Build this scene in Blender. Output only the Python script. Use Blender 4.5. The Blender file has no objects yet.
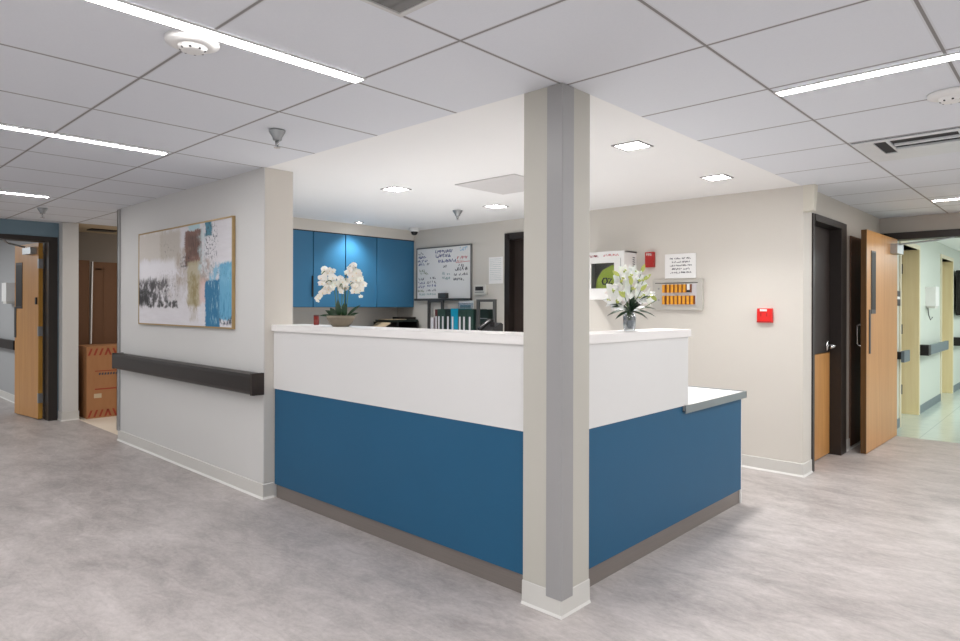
import bpy, bmesh, math, random
from mathutils import Vector, Matrix
rng = random.Random(7)
COL = bpy.context.scene.collection
PI = math.pi

# ------------------------------------------------------------------ materials
def nd(nt, t, **kw):
    n = nt.nodes.new(t)
    for k, v in kw.items(): setattr(n, k, v)
    return n
def new_mat(name):
    m = bpy.data.materials.new(name); m.use_nodes = True
    nt = m.node_tree; b = nt.nodes['Principled BSDF']
    return m, nt, b
def math_node(nt, op, a, b=None, c=None, clamp=False):
    n = nd(nt, 'ShaderNodeMath', operation=op, use_clamp=clamp)
    for i, v in enumerate((a, b, c)):
        if v is None: continue
        if isinstance(v, (int, float)): n.inputs[i].default_value = v
        else: nt.links.new(v, n.inputs[i])
    return n.outputs[0]
def mixc(nt, fac, a, b, blend='MIX'):
    n = nd(nt, 'ShaderNodeMix', data_type='RGBA', blend_type=blend)
    if isinstance(fac, (int, float)): n.inputs[0].default_value = fac
    else: nt.links.new(fac, n.inputs[0])
    for i, v in ((6, a), (7, b)):
        if isinstance(v, tuple): n.inputs[i].default_value = (*v[:3], 1)
        else: nt.links.new(v, n.inputs[i])
    return n.outputs[2]
def noise(nt, vec, scale, detail=4, rough=.55, dist=0):
    n = nd(nt, 'ShaderNodeTexNoise'); n.inputs['Scale'].default_value = scale
    n.inputs['Detail'].default_value = detail; n.inputs['Roughness'].default_value = rough
    n.inputs['Distortion'].default_value = dist
    if vec is not None: nt.links.new(vec, n.inputs['Vector'])
    return n
def objvec(nt, scale=(1, 1, 1)):
    t = nd(nt, 'ShaderNodeTexCoord'); mp = nd(nt, 'ShaderNodeMapping')
    mp.inputs['Scale'].default_value = scale
    nt.links.new(t.outputs['Object'], mp.inputs[0]); return mp.outputs[0]
def srgb(r, g, b):
    f = lambda c: (c/255/12.92 if c/255 <= .04045 else ((c/255+.055)/1.055)**2.4)
    return (f(r), f(g), f(b))
def bump(nt, b, h, strength=.2, dist=.01):
    n = nd(nt, 'ShaderNodeBump'); n.inputs['Strength'].default_value = strength; n.inputs['Distance'].default_value = dist
    nt.links.new(h, n.inputs['Height']); nt.links.new(n.outputs[0], b.inputs['Normal'])
def mat(name, col, rough=.5, metal=0, var=.06, scale=6, bmp=0, stretch=(1, 1, 1), **kw):
    m, nt, b = new_mat(name)
    v = objvec(nt, stretch); n = noise(nt, v, scale)
    dk = tuple(c*(1-var) for c in col); lt = tuple(min(1, c*(1+var)) for c in col)
    nt.links.new(mixc(nt, n.outputs[0], dk, lt), b.inputs['Base Color'])
    b.inputs['Roughness'].default_value = rough; b.inputs['Metallic'].default_value = metal
    for k, val in kw.items(): b.inputs[k.replace('_', ' ')].default_value = val
    if bmp: bump(nt, b, n.outputs[0], bmp)
    return m
def emit(name, col, s):
    m, nt, b = new_mat(name)
    b.inputs['Base Color'].default_value = (*col, 1); b.inputs['Emission Color'].default_value = (*col, 1)
    b.inputs['Emission Strength'].default_value = s
    return m
M = {}
M['wall_cool'] = mat('wall paint cool grey', srgb(206, 205, 203), .6, var=.02, scale=2)
M['wall_warm'] = mat('wall paint warm grey', srgb(209, 204, 196), .6, var=.02, scale=2)
M['wall_side'] = mat('wall paint corridor', srgb(190, 184, 175), .6, var=.02, scale=2)
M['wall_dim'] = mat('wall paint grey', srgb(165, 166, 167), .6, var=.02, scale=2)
M['wall_blue'] = mat('wall paint dusty blue', srgb(112, 136, 150), .6, var=.03, scale=2)
M['wall_green'] = mat('wall paint pale green', srgb(203, 210, 200), .45, var=.02, scale=2)
M['cream'] = mat('cream paint', srgb(222, 214, 188), .45, var=.03)
M['drywall'] = mat('white drywall paint', srgb(240, 240, 240), .7, var=.012, scale=3)
M['base'] = mat('vinyl cove base', srgb(205, 203, 198), .45, var=.02)
M['base_toe'] = mat('pale vinyl toe', srgb(222, 220, 216), .4, var=.01)
M['column'] = mat('column paint', srgb(186, 183, 174), .55, var=.02, scale=2)
M['guard'] = mat('grey vinyl corner guard', srgb(153, 152, 152), .4, var=.02)
M['blue'] = mat('blue laminate', srgb(34, 88, 122), .5, var=.05, scale=3, Specular_IOR_Level=.3)
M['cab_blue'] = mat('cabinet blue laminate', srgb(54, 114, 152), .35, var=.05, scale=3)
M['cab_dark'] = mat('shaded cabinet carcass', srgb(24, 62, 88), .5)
M['shade_brown'] = mat('brown shade behind door', srgb(92, 66, 50), .5, var=.15, scale=10)
M['white'] = mat('white solid surface', srgb(233, 230, 228), .35, var=.01)
M['panel_white'] = mat('white laminate', srgb(219, 218, 217), .4, var=.012)
M['kick'] = mat('brushed steel kick plate', srgb(140, 132, 127), .42, metal=.55, var=.12, scale=9, stretch=(.4, .4, 30))
M['steel'] = mat('brushed steel', srgb(165, 168, 170), .35, metal=.8, var=.1, scale=20)
M['chrome'] = mat('polished chrome', srgb(205, 205, 205), .18, metal=1, var=.03)
M['edge'] = mat('grey edge band', srgb(132, 140, 142), .35, metal=.3, var=.06)
M['rail'] = mat('dark brown handrail', srgb(36, 28, 24), .38, var=.25, scale=18, stretch=(.5, 4, 6))
M['rail_cap'] = mat('dark brown end cap', srgb(48, 38, 32), .42, var=.3, scale=22)
M['rail_grey'] = mat('grey handrail', srgb(104, 118, 124), .4, var=.06)
M['black'] = mat('black plastic', srgb(28, 27, 27), .35, var=.1)
M['dark_metal'] = mat('dark grey metal', srgb(82, 81, 80), .45, metal=.4, var=.08)
M['frame_dark'] = mat('dark brown painted steel', srgb(36, 29, 26), .42, var=.1, scale=12)
M['door_dark'] = mat('dark stained veneer', srgb(44, 35, 31), .45, var=.35, scale=8, stretch=(8, 8, .4))
M['paper'] = mat('paper', srgb(240, 239, 238), .7, var=.01)
M['plastic'] = mat('white plastic', srgb(232, 231, 229), .4, var=.01)
M['thermo'] = mat('beige plastic', srgb(214, 212, 205), .45, var=.02)
M['red'] = mat('red enamel', srgb(222, 30, 26), .35, var=.04)
M['dark_red'] = mat('dark red enamel', srgb(168, 26, 22), .35, var=.05)
M['red_glass'] = mat('dark red glass', srgb(120, 26, 16), .15, var=.2)
M['gold'] = mat('brass painted frame', srgb(178, 150, 104), .35, metal=.45, var=.1, scale=20)
M['gold_dark'] = mat('shaded bronze frame', srgb(84, 66, 46), .4, metal=.4, var=.1)
M['box_side'] = mat('taupe box panel', srgb(212, 207, 194), .5, var=.02)
M['tile_floor'] = None
M['ink'] = mat('dark ink', srgb(62, 62, 76), .6)
M['ink_blue'] = mat('blue ink', srgb(66, 78, 140), .6)
M['ink_red'] = mat('red ink', srgb(206, 80, 84), .6)
M['ink_teal'] = mat('pale teal ink', srgb(140, 170, 170), .6)
M['ink_green'] = mat('green ink', srgb(140, 150, 120), .6)
M['ink_cyan'] = mat('pale blue ink', srgb(148, 200, 226), .6)
M['print_red'] = mat('dark red print', srgb(158, 44, 66), .6)
M['orange'] = mat('orange tag', srgb(226, 156, 40), .45, var=.15, scale=60)
M['brown'] = mat('brown tag edge', srgb(120, 66, 30), .5, var=.2)
M['lime'] = mat('lime green nylon', srgb(170, 196, 48), .55, var=.12, scale=30)
M['box_in'] = mat('grey cabinet lining', srgb(128, 126, 118), .5)
M['binder_green'] = mat('dark green vinyl', srgb(38, 62, 54), .4, var=.12, scale=20)
M['binder_black'] = mat('green black vinyl', srgb(24, 38, 34), .4, var=.12, scale=20)
M['binder_maroon'] = mat('maroon vinyl', srgb(84, 32, 36), .4, var=.12)
M['binder_teal'] = mat('bright teal vinyl', srgb(0, 138, 170), .4, var=.06)
M['tan'] = mat('manila card', srgb(196, 176, 146), .65, var=.06)
M['petal'] = mat('white petal', srgb(244, 240, 232), .5, var=.02, Subsurface_Weight=.1)
M['lily'] = mat('lily petal', srgb(246, 246, 244), .5, var=.02, Subsurface_Weight=.1)
M['throat'] = mat('yellow pink flower centre', srgb(214, 160, 96), .5, var=.15)
M['lip'] = mat('pale yellow flower lip', srgb(232, 206, 158), .5)
M['panel_grey'] = mat('grey panel paint', srgb(188, 185, 178), .5, var=.02)
M['plate'] = mat('pale lilac plate', srgb(203, 200, 204), .5, var=.02)
M['bud'] = mat('lime bud', srgb(178, 186, 96), .5, var=.15)
M['leaf'] = mat('dark green leaf', srgb(26, 56, 30), .4, var=.3, scale=14)
M['stem'] = mat('green stem', srgb(84, 110, 62), .5, var=.15)
M['bowl'] = mat('taupe stoneware', srgb(120, 110, 94), .6, var=.2, scale=26, bmp=.15)
M['moss'] = mat('brown moss', srgb(78, 70, 44), .9, var=.4, scale=60, bmp=.5)
M['strip'] = emit('linear light diffuser', (1, .985, .975), 34)
M['panel_light'] = emit('square downlight lens', (1, .99, .97), 26)
M['trimw'] = mat('white light trim', srgb(205, 204, 203), .5, var=.02)
M['grille'] = mat('grey grille', srgb(118, 116, 114), .5, var=.1)
M['vent'] = mat('pale grey vent metal', srgb(214, 217, 220), .42, var=.05, scale=14)
M['frame_grey'] = mat('grey aluminium frame', srgb(122, 121, 120), .45, metal=.3)
M['void'] = mat('dark void', srgb(48, 47, 48), .8)
M['access'] = mat('access panel paint', srgb(206, 204, 204), .7, var=.04, scale=12)
M['tape'] = mat('red printed tape', srgb(152, 54, 34), .55, var=.1)
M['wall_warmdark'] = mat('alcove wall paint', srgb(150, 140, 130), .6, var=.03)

def glass_mat(name, col, refl=1.0, rough=.03):
    m, nt, b = new_mat(name); out = nt.nodes['Material Output']
    tr = nd(nt, 'ShaderNodeBsdfTransparent'); gl = nd(nt, 'ShaderNodeBsdfGlossy'); gl.inputs['Roughness'].default_value = rough
    v = objvec(nt); n = noise(nt, v, 20)
    nt.links.new(mixc(nt, n.outputs[0], tuple(c*.97 for c in col), col), tr.inputs[0])
    fr = nd(nt, 'ShaderNodeLayerWeight'); fr.inputs[0].default_value = .35
    mx = nd(nt, 'ShaderNodeMixShader'); nt.links.new(math_node(nt, 'MULTIPLY_ADD', fr.outputs[0], .45*refl, .05), mx.inputs[0])
    nt.links.new(tr.outputs[0], mx.inputs[1]); nt.links.new(gl.outputs[0], mx.inputs[2]); nt.links.new(mx.outputs[0], out.inputs[0])
    nt.nodes.remove(b); return m
M['glass'] = glass_mat('clear vase glass', (.84, .86, .88))
M['acrylic'] = glass_mat('clear acrylic', (.96, .96, .97), .5)
M['pane'] = mat('dark glazing', srgb(40, 36, 34), .5, var=.1, Specular_IOR_Level=.25)

def wood_mat(name, col, dark):
    m, nt, b = new_mat(name)
    v = objvec(nt, (9, 9, .55)); n1 = noise(nt, v, 2.2, 6, .6, .4)
    v2 = objvec(nt, (60, 60, 1.2)); n2 = noise(nt, v2, 2.0, 3)
    f = math_node(nt, 'MULTIPLY_ADD', n1.outputs[0], .7, math_node(nt, 'MULTIPLY', n2.outputs[0], .3))
    r = nd(nt, 'ShaderNodeValToRGB'); nt.links.new(f, r.inputs[0])
    r.color_ramp.elements[0].position = .3; r.color_ramp.elements[0].color = (*dark, 1)
    r.color_ramp.elements[1].position = .68; r.color_ramp.elements[1].color = (*col, 1)
    nt.links.new(r.outputs[0], b.inputs['Base Color']); b.inputs['Roughness'].default_value = .36
    return m
M['wood'] = wood_mat('orange oak veneer', srgb(204, 152, 90), srgb(184, 128, 70))
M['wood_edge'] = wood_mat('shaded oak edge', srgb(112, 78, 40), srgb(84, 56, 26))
M['wood_bright'] = wood_mat('bright oak edge', srgb(196, 150, 70), srgb(170, 120, 50))
M['yellow_wood'] = wood_mat('pale yellow door skin', srgb(240, 224, 176), srgb(230, 210, 156))

def floor_mat():
    m, nt, b = new_mat('mottled grey vinyl floor')
    v = objvec(nt, (.8, 1.1, 1)); n1 = noise(nt, v, 1.3, 9, .62, .5)
    v2 = objvec(nt, (1, 2.2, 1)); n2 = noise(nt, v2, 4.2, 10, .72, .7)
    v3 = objvec(nt, (1, 1.5, 1)); n3 = noise(nt, v3, 30, 6, .75)
    f = math_node(nt, 'MULTIPLY', n1.outputs[0], .40)
    f = math_node(nt, 'MULTIPLY_ADD', n2.outputs[0], .38, f)
    f = math_node(nt, 'MULTIPLY_ADD', n3.outputs[0], .22, f)
    r = nd(nt, 'ShaderNodeValToRGB'); nt.links.new(f, r.inputs[0])
    e = r.color_ramp.elements
    e[0].position = .34; e[0].color = (*srgb(132, 125, 123), 1)
    e[1].position = .66; e[1].color = (*srgb(208, 200, 198), 1)
    x = e.new(.5); x.color = (*srgb(175, 168, 165), 1)
    # faint plank seams
    tc = nd(nt, 'ShaderNodeTexCoord'); sp = nd(nt, 'ShaderNodeSeparateXYZ'); nt.links.new(tc.outputs['Object'], sp.inputs[0])
    d = math_node(nt, 'PINGPONG', math_node(nt, 'ADD', sp.outputs[1], .1), .23)
    s = math_node(nt, 'MULTIPLY', math_node(nt, 'LESS_THAN', d, .0025), .10)
    c = mixc(nt, s, r.outputs[0], srgb(110, 102, 100))
    nt.links.new(c, b.inputs['Base Color'])
    rr = math_node(nt, 'MULTIPLY_ADD', n2.outputs[0], .16, .36); nt.links.new(rr, b.inputs['Roughness'])
    b.inputs['Specular IOR Level'].default_value = .4
    bump(nt, b, n3.outputs[0], .04)
    return m
M['floor'] = floor_mat()

def hall_floor_mat():
    m, nt, b = new_mat('polished pale green tile')
    tc = nd(nt, 'ShaderNodeTexCoord'); sp = nd(nt, 'ShaderNodeSeparateXYZ'); nt.links.new(tc.outputs['Object'], sp.inputs[0])
    v = objvec(nt); n = noise(nt, v, 7, 5)
    d1 = math_node(nt, 'PINGPONG', sp.outputs[0], .305); d2 = math_node(nt, 'PINGPONG', sp.outputs[1], .305)
    l = math_node(nt, 'LESS_THAN', math_node(nt, 'MINIMUM', d1, d2), .004)
    c = mixc(nt, n.outputs[0], srgb(186, 200, 190), srgb(206, 216, 206))
    c = mixc(nt, math_node(nt, 'MULTIPLY', l, .5), c, srgb(150, 165, 155))
    nt.links.new(c, b.inputs['Base Color']); b.inputs['Roughness'].default_value = .13
    return m
M['hall_floor'] = hall_floor_mat()
M['alcove_floor'] = mat('cream vinyl floor', srgb(232, 222, 206), .4, var=.03)

def tile_mat():
    m, nt, b = new_mat('lay-in ceiling tile with grey grid')
    tc = nd(nt, 'ShaderNodeTexCoord'); sp = nd(nt, 'ShaderNodeSeparateXYZ'); nt.links.new(tc.outputs['Object'], sp.inputs[0])
    dx = math_node(nt, 'PINGPONG', math_node(nt, 'ADD', sp.outputs[0], 1.005), .6225/2)
    dy = math_node(nt, 'PINGPONG', math_node(nt, 'ADD', sp.outputs[1], -1.0), .635/2)
    lx = math_node(nt, 'LESS_THAN', dx, .0055); ly = math_node(nt, 'LESS_THAN', dy, .0055)
    l = math_node(nt, 'MAXIMUM', lx, ly)
    wx = math_node(nt, 'LESS_THAN', dx, .012); wy = math_node(nt, 'LESS_THAN', dy, .012)
    w = math_node(nt, 'MAXIMUM', wx, wy)
    v = objvec(nt); n = noise(nt, v, 130, 4, .7)
    c = mixc(nt, n.outputs[0], srgb(219, 222, 228), srgb(226, 229, 235))
    c = mixc(nt, math_node(nt, 'MULTIPLY', w, .30), c, srgb(190, 188, 188))
    c = mixc(nt, math_node(nt, 'MULTIPLY', l, .9), c, srgb(132, 128, 127))
    nt.links.new(c, b.inputs['Base Color']); b.inputs['Roughness'].default_value = .8
    b.inputs['Specular IOR Level'].default_value = .2
    return m
M['tile'] = tile_mat()

def card_mat():
    m, nt, b = new_mat('brown corrugated card')
    v = objvec(nt, (1, 1, .2)); n = noise(nt, v, 30, 4)
    nt.links.new(mixc(nt, n.outputs[0], srgb(158, 108, 68), srgb(172, 122, 80)), b.inputs['Base Color'])
    b.inputs['Roughness'].default_value = .75; return m
M['card'] = card_mat()
M['card_dark'] = mat('dark brown card', srgb(104, 72, 48), .75, var=.06, scale=20)

def painting_mat(x0, z0, w, h):
    m, nt, b = new_mat('abstract painted canvas')
    tc = nd(nt, 'ShaderNodeTexCoord'); sp = nd(nt, 'ShaderNodeSeparateXYZ'); nt.links.new(tc.outputs['Object'], sp.inputs[0])
    s = math_node(nt, 'DIVIDE', math_node(nt, 'SUBTRACT', sp.outputs[0], x0), w)
    t = math_node(nt, 'SUBTRACT', 1.0, math_node(nt, 'DIVIDE', math_node(nt, 'SUBTRACT', sp.outputs[2], z0), h))
    v = objvec(nt)
    nA = noise(nt, v, 9, 6, .65); nB = noise(nt, objvec(nt, (1, 1, 1.3)), 7.3, 6, .65)
    fine = noise(nt, v, 34, 6, .75).outputs[0]; med = noise(nt, v, 13, 5, .7, .6).outputs[0]
    drip = noise(nt, objvec(nt, (26, 26, 4)), 2.2, 5, .7, .6).outputs[0]
    smear = noise(nt, objvec(nt, (3, 3, 22)), 1.6, 5, .6).outputs[0]
    def rect(u0, u1, v0, v1, jag=.05, soft=.012):
        jag *= 1.5; u0 -= soft*.5; u1 += soft*.5; v0 -= soft*.7; v1 += soft*.7
        s2 = math_node(nt, 'MULTIPLY_ADD', math_node(nt, 'SUBTRACT', fine, .5), jag*.9, s)
        t2 = math_node(nt, 'MULTIPLY_ADD', math_node(nt, 'SUBTRACT', drip, .5), jag*2.2, t)
        sj = math_node(nt, 'MULTIPLY_ADD', math_node(nt, 'SUBTRACT', nA.outputs[0], .5), jag, s2)
        tj = math_node(nt, 'MULTIPLY_ADD', math_node(nt, 'SUBTRACT', nB.outputs[0], .5), jag*1.6, t2)
        a = math_node(nt, 'DIVIDE', math_node(nt, 'SUBTRACT', (u1-u0)/2, math_node(nt, 'ABSOLUTE', math_node(nt, 'SUBTRACT', sj, (u0+u1)/2))), soft, clamp=True)
        c = math_node(nt, 'DIVIDE', math_node(nt, 'SUBTRACT', (v1-v0)/2, math_node(nt, 'ABSOLUTE', math_node(nt, 'SUBTRACT', tj, (v0+v1)/2))), soft*1.4, clamp=True)
        return math_node(nt, 'MULTIPLY', a, c)
    def thr(n, lo, gain=14):
        return math_node(nt, 'MULTIPLY', math_node(nt, 'SUBTRACT', n, lo), gain, clamp=True)
    c = mixc(nt, smear, srgb(206, 202, 205), srgb(228, 226, 231))
    def put(mask, col, amt=1.0, n=None, lo=.5, gain=12):
        nonlocal c
        if n is not None: mask = math_node(nt, 'MULTIPLY', mask, thr(n, lo, gain))
        c = mixc(nt, math_node(nt, 'MULTIPLY', mask, amt), c, col)
    put(rect(.22, .62, .38, .75, .08, .08), srgb(196, 190, 188), .8, nA.outputs[0], .42, 6)
    put(rect(0, .30, .0, .30, .04, .03), srgb(204, 197, 188), .9)
    put(rect(.27, .50, .02, .40, .05, .03), srgb(190, 182, 170), .85)
    put(rect(.28, .44, .12, .42, .05, .03), srgb(110, 100, 92), .8, fine, .56)
    put(rect(.0, .45, .32, .50, .03, .05), srgb(232, 230, 234), .9)
    put(rect(.25, .56, .44, .62, .05, .06), srgb(150, 143, 138), .6, fine, .5, 6)
    put(rect(-.1, .22, .51, .80, .05, .02), srgb(96, 93, 95), .9, med, .34, 6)
    put(rect(-.1, .20, .54, .80, .05, .015), srgb(52, 48, 50), .95, med, .44, 9)
    put(rect(-.1, .13, .62, .79, .05, .02), srgb(20, 18, 20), .97, drip, .40, 10)
    put(rect(.18, .36, .52, .76, .06, .02), srgb(70, 66, 68), .9, med, .41, 8)
    put(rect(.1, .47, .75, .82, .03, .01), srgb(38, 34, 36), .95, med, .42, 10)
    put(rect(.30, .50, .54, .74, .06, .03), srgb(96, 92, 94), .8, fine, .54)
    put(rect(.46, .56, .22, .60, .05, .03), srgb(176, 160, 146), .8, med, .42, 6)
    put(rect(.55, .72, .05, .40, .03, .012), srgb(112, 70, 54), .95)
    put(rect(.56, .72, .12, .42, .05, .03), srgb(150, 122, 106), .7, med, .50, 8)
    put(rect(.62, .70, .05, .30, .05, .03), srgb(84, 54, 46), .8, med, .50, 8)
    put(rect(.58, .70, .10, .30, .05, .03), srgb(70, 50, 44), .7, drip, .42, 8)
    put(rect(.50, .60, .30, .42, .05, .02), srgb(50, 38, 34), .85, fine, .48)
    put(rect(.585, .70, -.1, .05, .03, .01), srgb(168, 200, 208), .9)
    put(rect(.575, .71, .36, .80, .03, .02), srgb(176, 166, 136), .9)
    put(rect(.58, .69, .50, .82, .05, .02), srgb(134, 118, 72), .8, med, .46, 7)
    put(rect(.60, .68, .52, .96, .05, .03), srgb(146, 128, 78), .7, drip, .42, 6)
    put(rect(.70, .80, .34, .60, .06, .04), srgb(160, 132, 112), .75, med, .4, 6)
    put(rect(.72, .86, .40, .52, .06, .04), srgb(120, 130, 132), .7, fine, .46, 8)
    put(rect(.70, .77, .55, .78, .04, .02), srgb(212, 178, 172), .6)
    put(rect(.69, .76, .02, .5, .05, .03), srgb(184, 204, 208), .8, nA.outputs[0], .45, 6)
    put(rect(.885, 1.1, .40, .93, .025, .012), srgb(92, 162, 196), .97)
    put(rect(.80, 1.1, .42, .60, .06, .03), srgb(120, 178, 206), .9, med, .44, 8)
    put(rect(.86, 1.1, .40, .56, .05, .02), srgb(34, 62, 76), .85, fine, .58, 16)
    put(rect(.755, .89, .56, 1.02, .03, .01), srgb(0, 108, 150), .98)
    put(rect(.79, .88, .58, .98, .05, .02), srgb(190, 220, 230), .9, drip, .55, 12)
    put(rect(.90, 1.1, .70, .94, .05, .02), srgb(30, 116, 158), .8, drip, .50, 8)
    put(rect(.89, 1.1, .91, .97, .03, .01), srgb(24, 40, 60), .95, med, .44, 10)
    put(rect(.755, .815, -.1, .14, .04, .01), srgb(40, 120, 144), .95)
    put(rect(.76, .87, .0, .36, .08, .03), srgb(28, 52, 66), .95, fine, .53, 18)
    nt.links.new(c, b.inputs['Base Color']); b.inputs['Roughness'].default_value = .55
    bump(nt, b, fine, .15)
    return m

# ------------------------------------------------------------------ mesh helpers
class MB:
    def __init__(self): self.bm = bmesh.new()
    def box(self, x0, x1, y0, y1, z0, z1, mtx=None):
        vs = [self.bm.verts.new(Vector(p)) for p in ((x0,y0,z0),(x1,y0,z0),(x1,y1,z0),(x0,y1,z0),(x0,y0,z1),(x1,y0,z1),(x1,y1,z1),(x0,y1,z1))]
        if mtx:
            for v in vs: v.co = mtx @ v.co
        for f in ((0,3,2,1),(4,5,6,7),(0,1,5,4),(1,2,6,5),(2,3,7,6),(3,0,4,7)): self.bm.faces.new([vs[i] for i in f])
        return self
    def quad(self, *pts):
        self.bm.faces.new([self.bm.verts.new(Vector(p)) for p in pts]); return self
    def prism(self, pts2, z0, z1):
        n = len(pts2)
        a = [self.bm.verts.new((x, y, z0)) for x, y in pts2]; c = [self.bm.verts.new((x, y, z1)) for x, y in pts2]
        self.bm.faces.new(a[::-1]); self.bm.faces.new(c)
        for i in range(n): self.bm.faces.new((a[i], a[(i+1) % n], c[(i+1) % n], c[i]))
        return self
    def tube(self, pts, r, n=8, r2=None, cap=True):
        pts = [Vector(p) for p in pts]; rings = []; prev = None
        for i, p in enumerate(pts):
            d = (pts[min(i+1, len(pts)-1)] - pts[max(i-1, 0)]).normalized()
            if prev is None:
                u = d.orthogonal().normalized()
            else:
                u = (prev - d*prev.dot(d)); u = u.normalized() if u.length > 1e-6 else d.orthogonal().normalized()
            prev = u; w = d.cross(u)
            rr = r if r2 is None else r + (r2-r)*i/(len(pts)-1)
            rings.append([self.bm.verts.new(p + (u*math.cos(2*PI*k/n) + w*math.sin(2*PI*k/n))*rr) for k in range(n)])
        for a, c in zip(rings, rings[1:]):
            for k in range(n): self.bm.faces.new((a[k], a[(k+1) % n], c[(k+1) % n], c[k]))
        if cap: self.bm.faces.new(rings[0][::-1]); self.bm.faces.new(rings[-1])
        return self
    def lathe(self, prof, c=(0, 0, 0), n=24, sx=1, sy=1, rib=0):
        rings = []
        for r, z in prof:
            if r < 1e-5: rings.append([self.bm.verts.new((c[0], c[1], c[2]+z))])
            else: rings.append([self.bm.verts.new((c[0]+sx*r*(1+rib*(k % 2))*math.cos(2*PI*k/n), c[1]+sy*r*(1+rib*(k % 2))*math.sin(2*PI*k/n), c[2]+z)) for k in range(n)])
        for a, b in zip(rings, rings[1:]):
            if len(a) == 1 and len(b) == 1: continue
            for k in range(n):
                k2 = (k+1) % n
                if len(a) == 1: self.bm.faces.new((a[0], b[k2], b[k]))
                elif len(b) == 1: self.bm.faces.new((a[k], a[k2], b[0]))
                else: self.bm.faces.new((a[k], a[k2], b[k2], b[k]))
        return self
    def ball(self, c, r, sx=1, sy=1, sz=1):
        m = Matrix.Translation(c) @ Matrix.Diagonal((r*sx, r*sy, r*sz, 1))
        bmesh.ops.create_icosphere(self.bm, subdivisions=2, radius=1, matrix=m); return self
    def petal(self, base, dirv, up, L, W, curl=.3, n=5):
        d = Vector(dirv).normalized(); u = Vector(up).normalized(); s = d.cross(u).normalized(); u = s.cross(d)
        rows = []
        for i in range(n+1):
            t = i/n; ww = W*math.sin(PI*(.08+.92*t)**.85)*.5 if t < 1 else 0
            p = Vector(base) + d*L*t*(1-.18*curl*t) + u*(L*curl*(.55*t - 1.1*t*t))
            if t == 1: rows.append([self.bm.verts.new(p)])
            else: rows.append([self.bm.verts.new(p - s*ww + u*ww*.25), self.bm.verts.new(p), self.bm.verts.new(p + s*ww + u*ww*.25)])
        for a, b in zip(rows, rows[1:]):
            if len(b) == 1:
                self.bm.faces.new((a[0], a[1], b[0])); self.bm.faces.new((a[1], a[2], b[0]))
            else:
                self.bm.faces.new((a[0], a[1], b[1], b[0])); self.bm.faces.new((a[1], a[2], b[2], b[1]))
        return self
    def build(self, name, m, parent=None, bevel=0, smooth=False, seg=2):
        org = Vector(parent['_o']) if parent is not None else Vector((0, 0, 0))
        if bevel:
            bmesh.ops.bevel(self.bm, geom=[e for e in self.bm.edges if e.calc_face_angle(0) > .5], offset=bevel, segments=seg, affect='EDGES', clamp_overlap=True)
        if org.length: bmesh.ops.translate(self.bm, verts=self.bm.verts, vec=-org)
        bmesh.ops.recalc_face_normals(self.bm, faces=self.bm.faces)
        me = bpy.data.meshes.new(name); self.bm.to_mesh(me); self.bm.free()
        if smooth:
            for p in me.polygons: p.use_smooth = True
        me.materials.append(m if not isinstance(m, str) else M[m])
        o = bpy.data.objects.new(name, me); COL.objects.link(o)
        o['_o'] = tuple(org)
        if parent is not None: o.parent = parent
        return o
def tag(o, label, cat=None, group=None, kind=None):
    o['label'] = label
    if cat: o['category'] = cat
    if group: o['group'] = group
    if kind: o['kind'] = kind
    return o
def thing(name, loc, label, cat, group=None, kind=None):
    o = bpy.data.objects.new(name, None); COL.objects.link(o); o.location = loc; o['_o'] = tuple(loc); o.empty_display_size = .05
    return tag(o, label, cat, group, kind)
def struct(mb, name, m, label, cat, bevel=0):
    return tag(mb.build(name, m, None, bevel), label, cat, None, 'structure')
def copy_tree(o, parent=None, loc=None):
    c = o.copy(); COL.objects.link(c)
    if parent is not None: c.parent = parent
    if loc is not None: c.location = loc
    for ch in list(o.children): copy_tree(ch, c)
    return c
def text(parent, name, body, m, size, loc, rot, ext=.001):
    cu = bpy.data.curves.new(name, 'FONT'); cu.body = body; cu.size = size; cu.extrude = ext; cu.align_x = 'CENTER'; cu.align_y = 'CENTER'
    cu.materials.append(M[m]); tmp = bpy.data.objects.new(name, cu); COL.objects.link(tmp)
    bpy.context.view_layer.update(); me = bpy.data.meshes.new_from_object(tmp.evaluated_get(bpy.context.evaluated_depsgraph_get())); bpy.data.objects.remove(tmp)
    o = bpy.data.objects.new(name, me); COL.objects.link(o); o.parent = parent
    o.location = Vector(loc) - Vector(parent['_o']); o.rotation_euler = rot; o['_o'] = tuple(parent['_o']); return o
def scrawl(mb, x0, x1, z, h, y, slope=0.0, dens=.55, th=None):
    """illegible pen strokes on a wall plane facing -Y: short joined letter-like marks"""
    th = th or h*.16; x = x0
    def stroke(ax, az, bx, bz):
        d = Vector((bx-ax, 0, bz-az)); 
        if d.length < 1e-5: return
        n = Vector((-d.z, 0, d.x)).normalized()*th*.5
        a = Vector((ax, y, az)); b = Vector((bx, y, bz))
        mb.quad(a-n, b-n, b+n, a+n)
    while x < x1:
        w = h*rng.uniform(.45, .75); zz = z + (x-x0)*slope
        if rng.random() < .14: x += w*.8; continue
        px, pz = x, zz + rng.uniform(0, h*.5)
        for k in range(rng.choice((2, 3, 3))):
            qx, qz = x + rng.uniform(.1, .95)*w, zz + rng.choice((0, h*.5, h, h*.9, h*.1))
            stroke(px, pz, qx, qz); px, pz = qx, qz
        x += w*1.12
    return mb

H_C = 2.266
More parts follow.
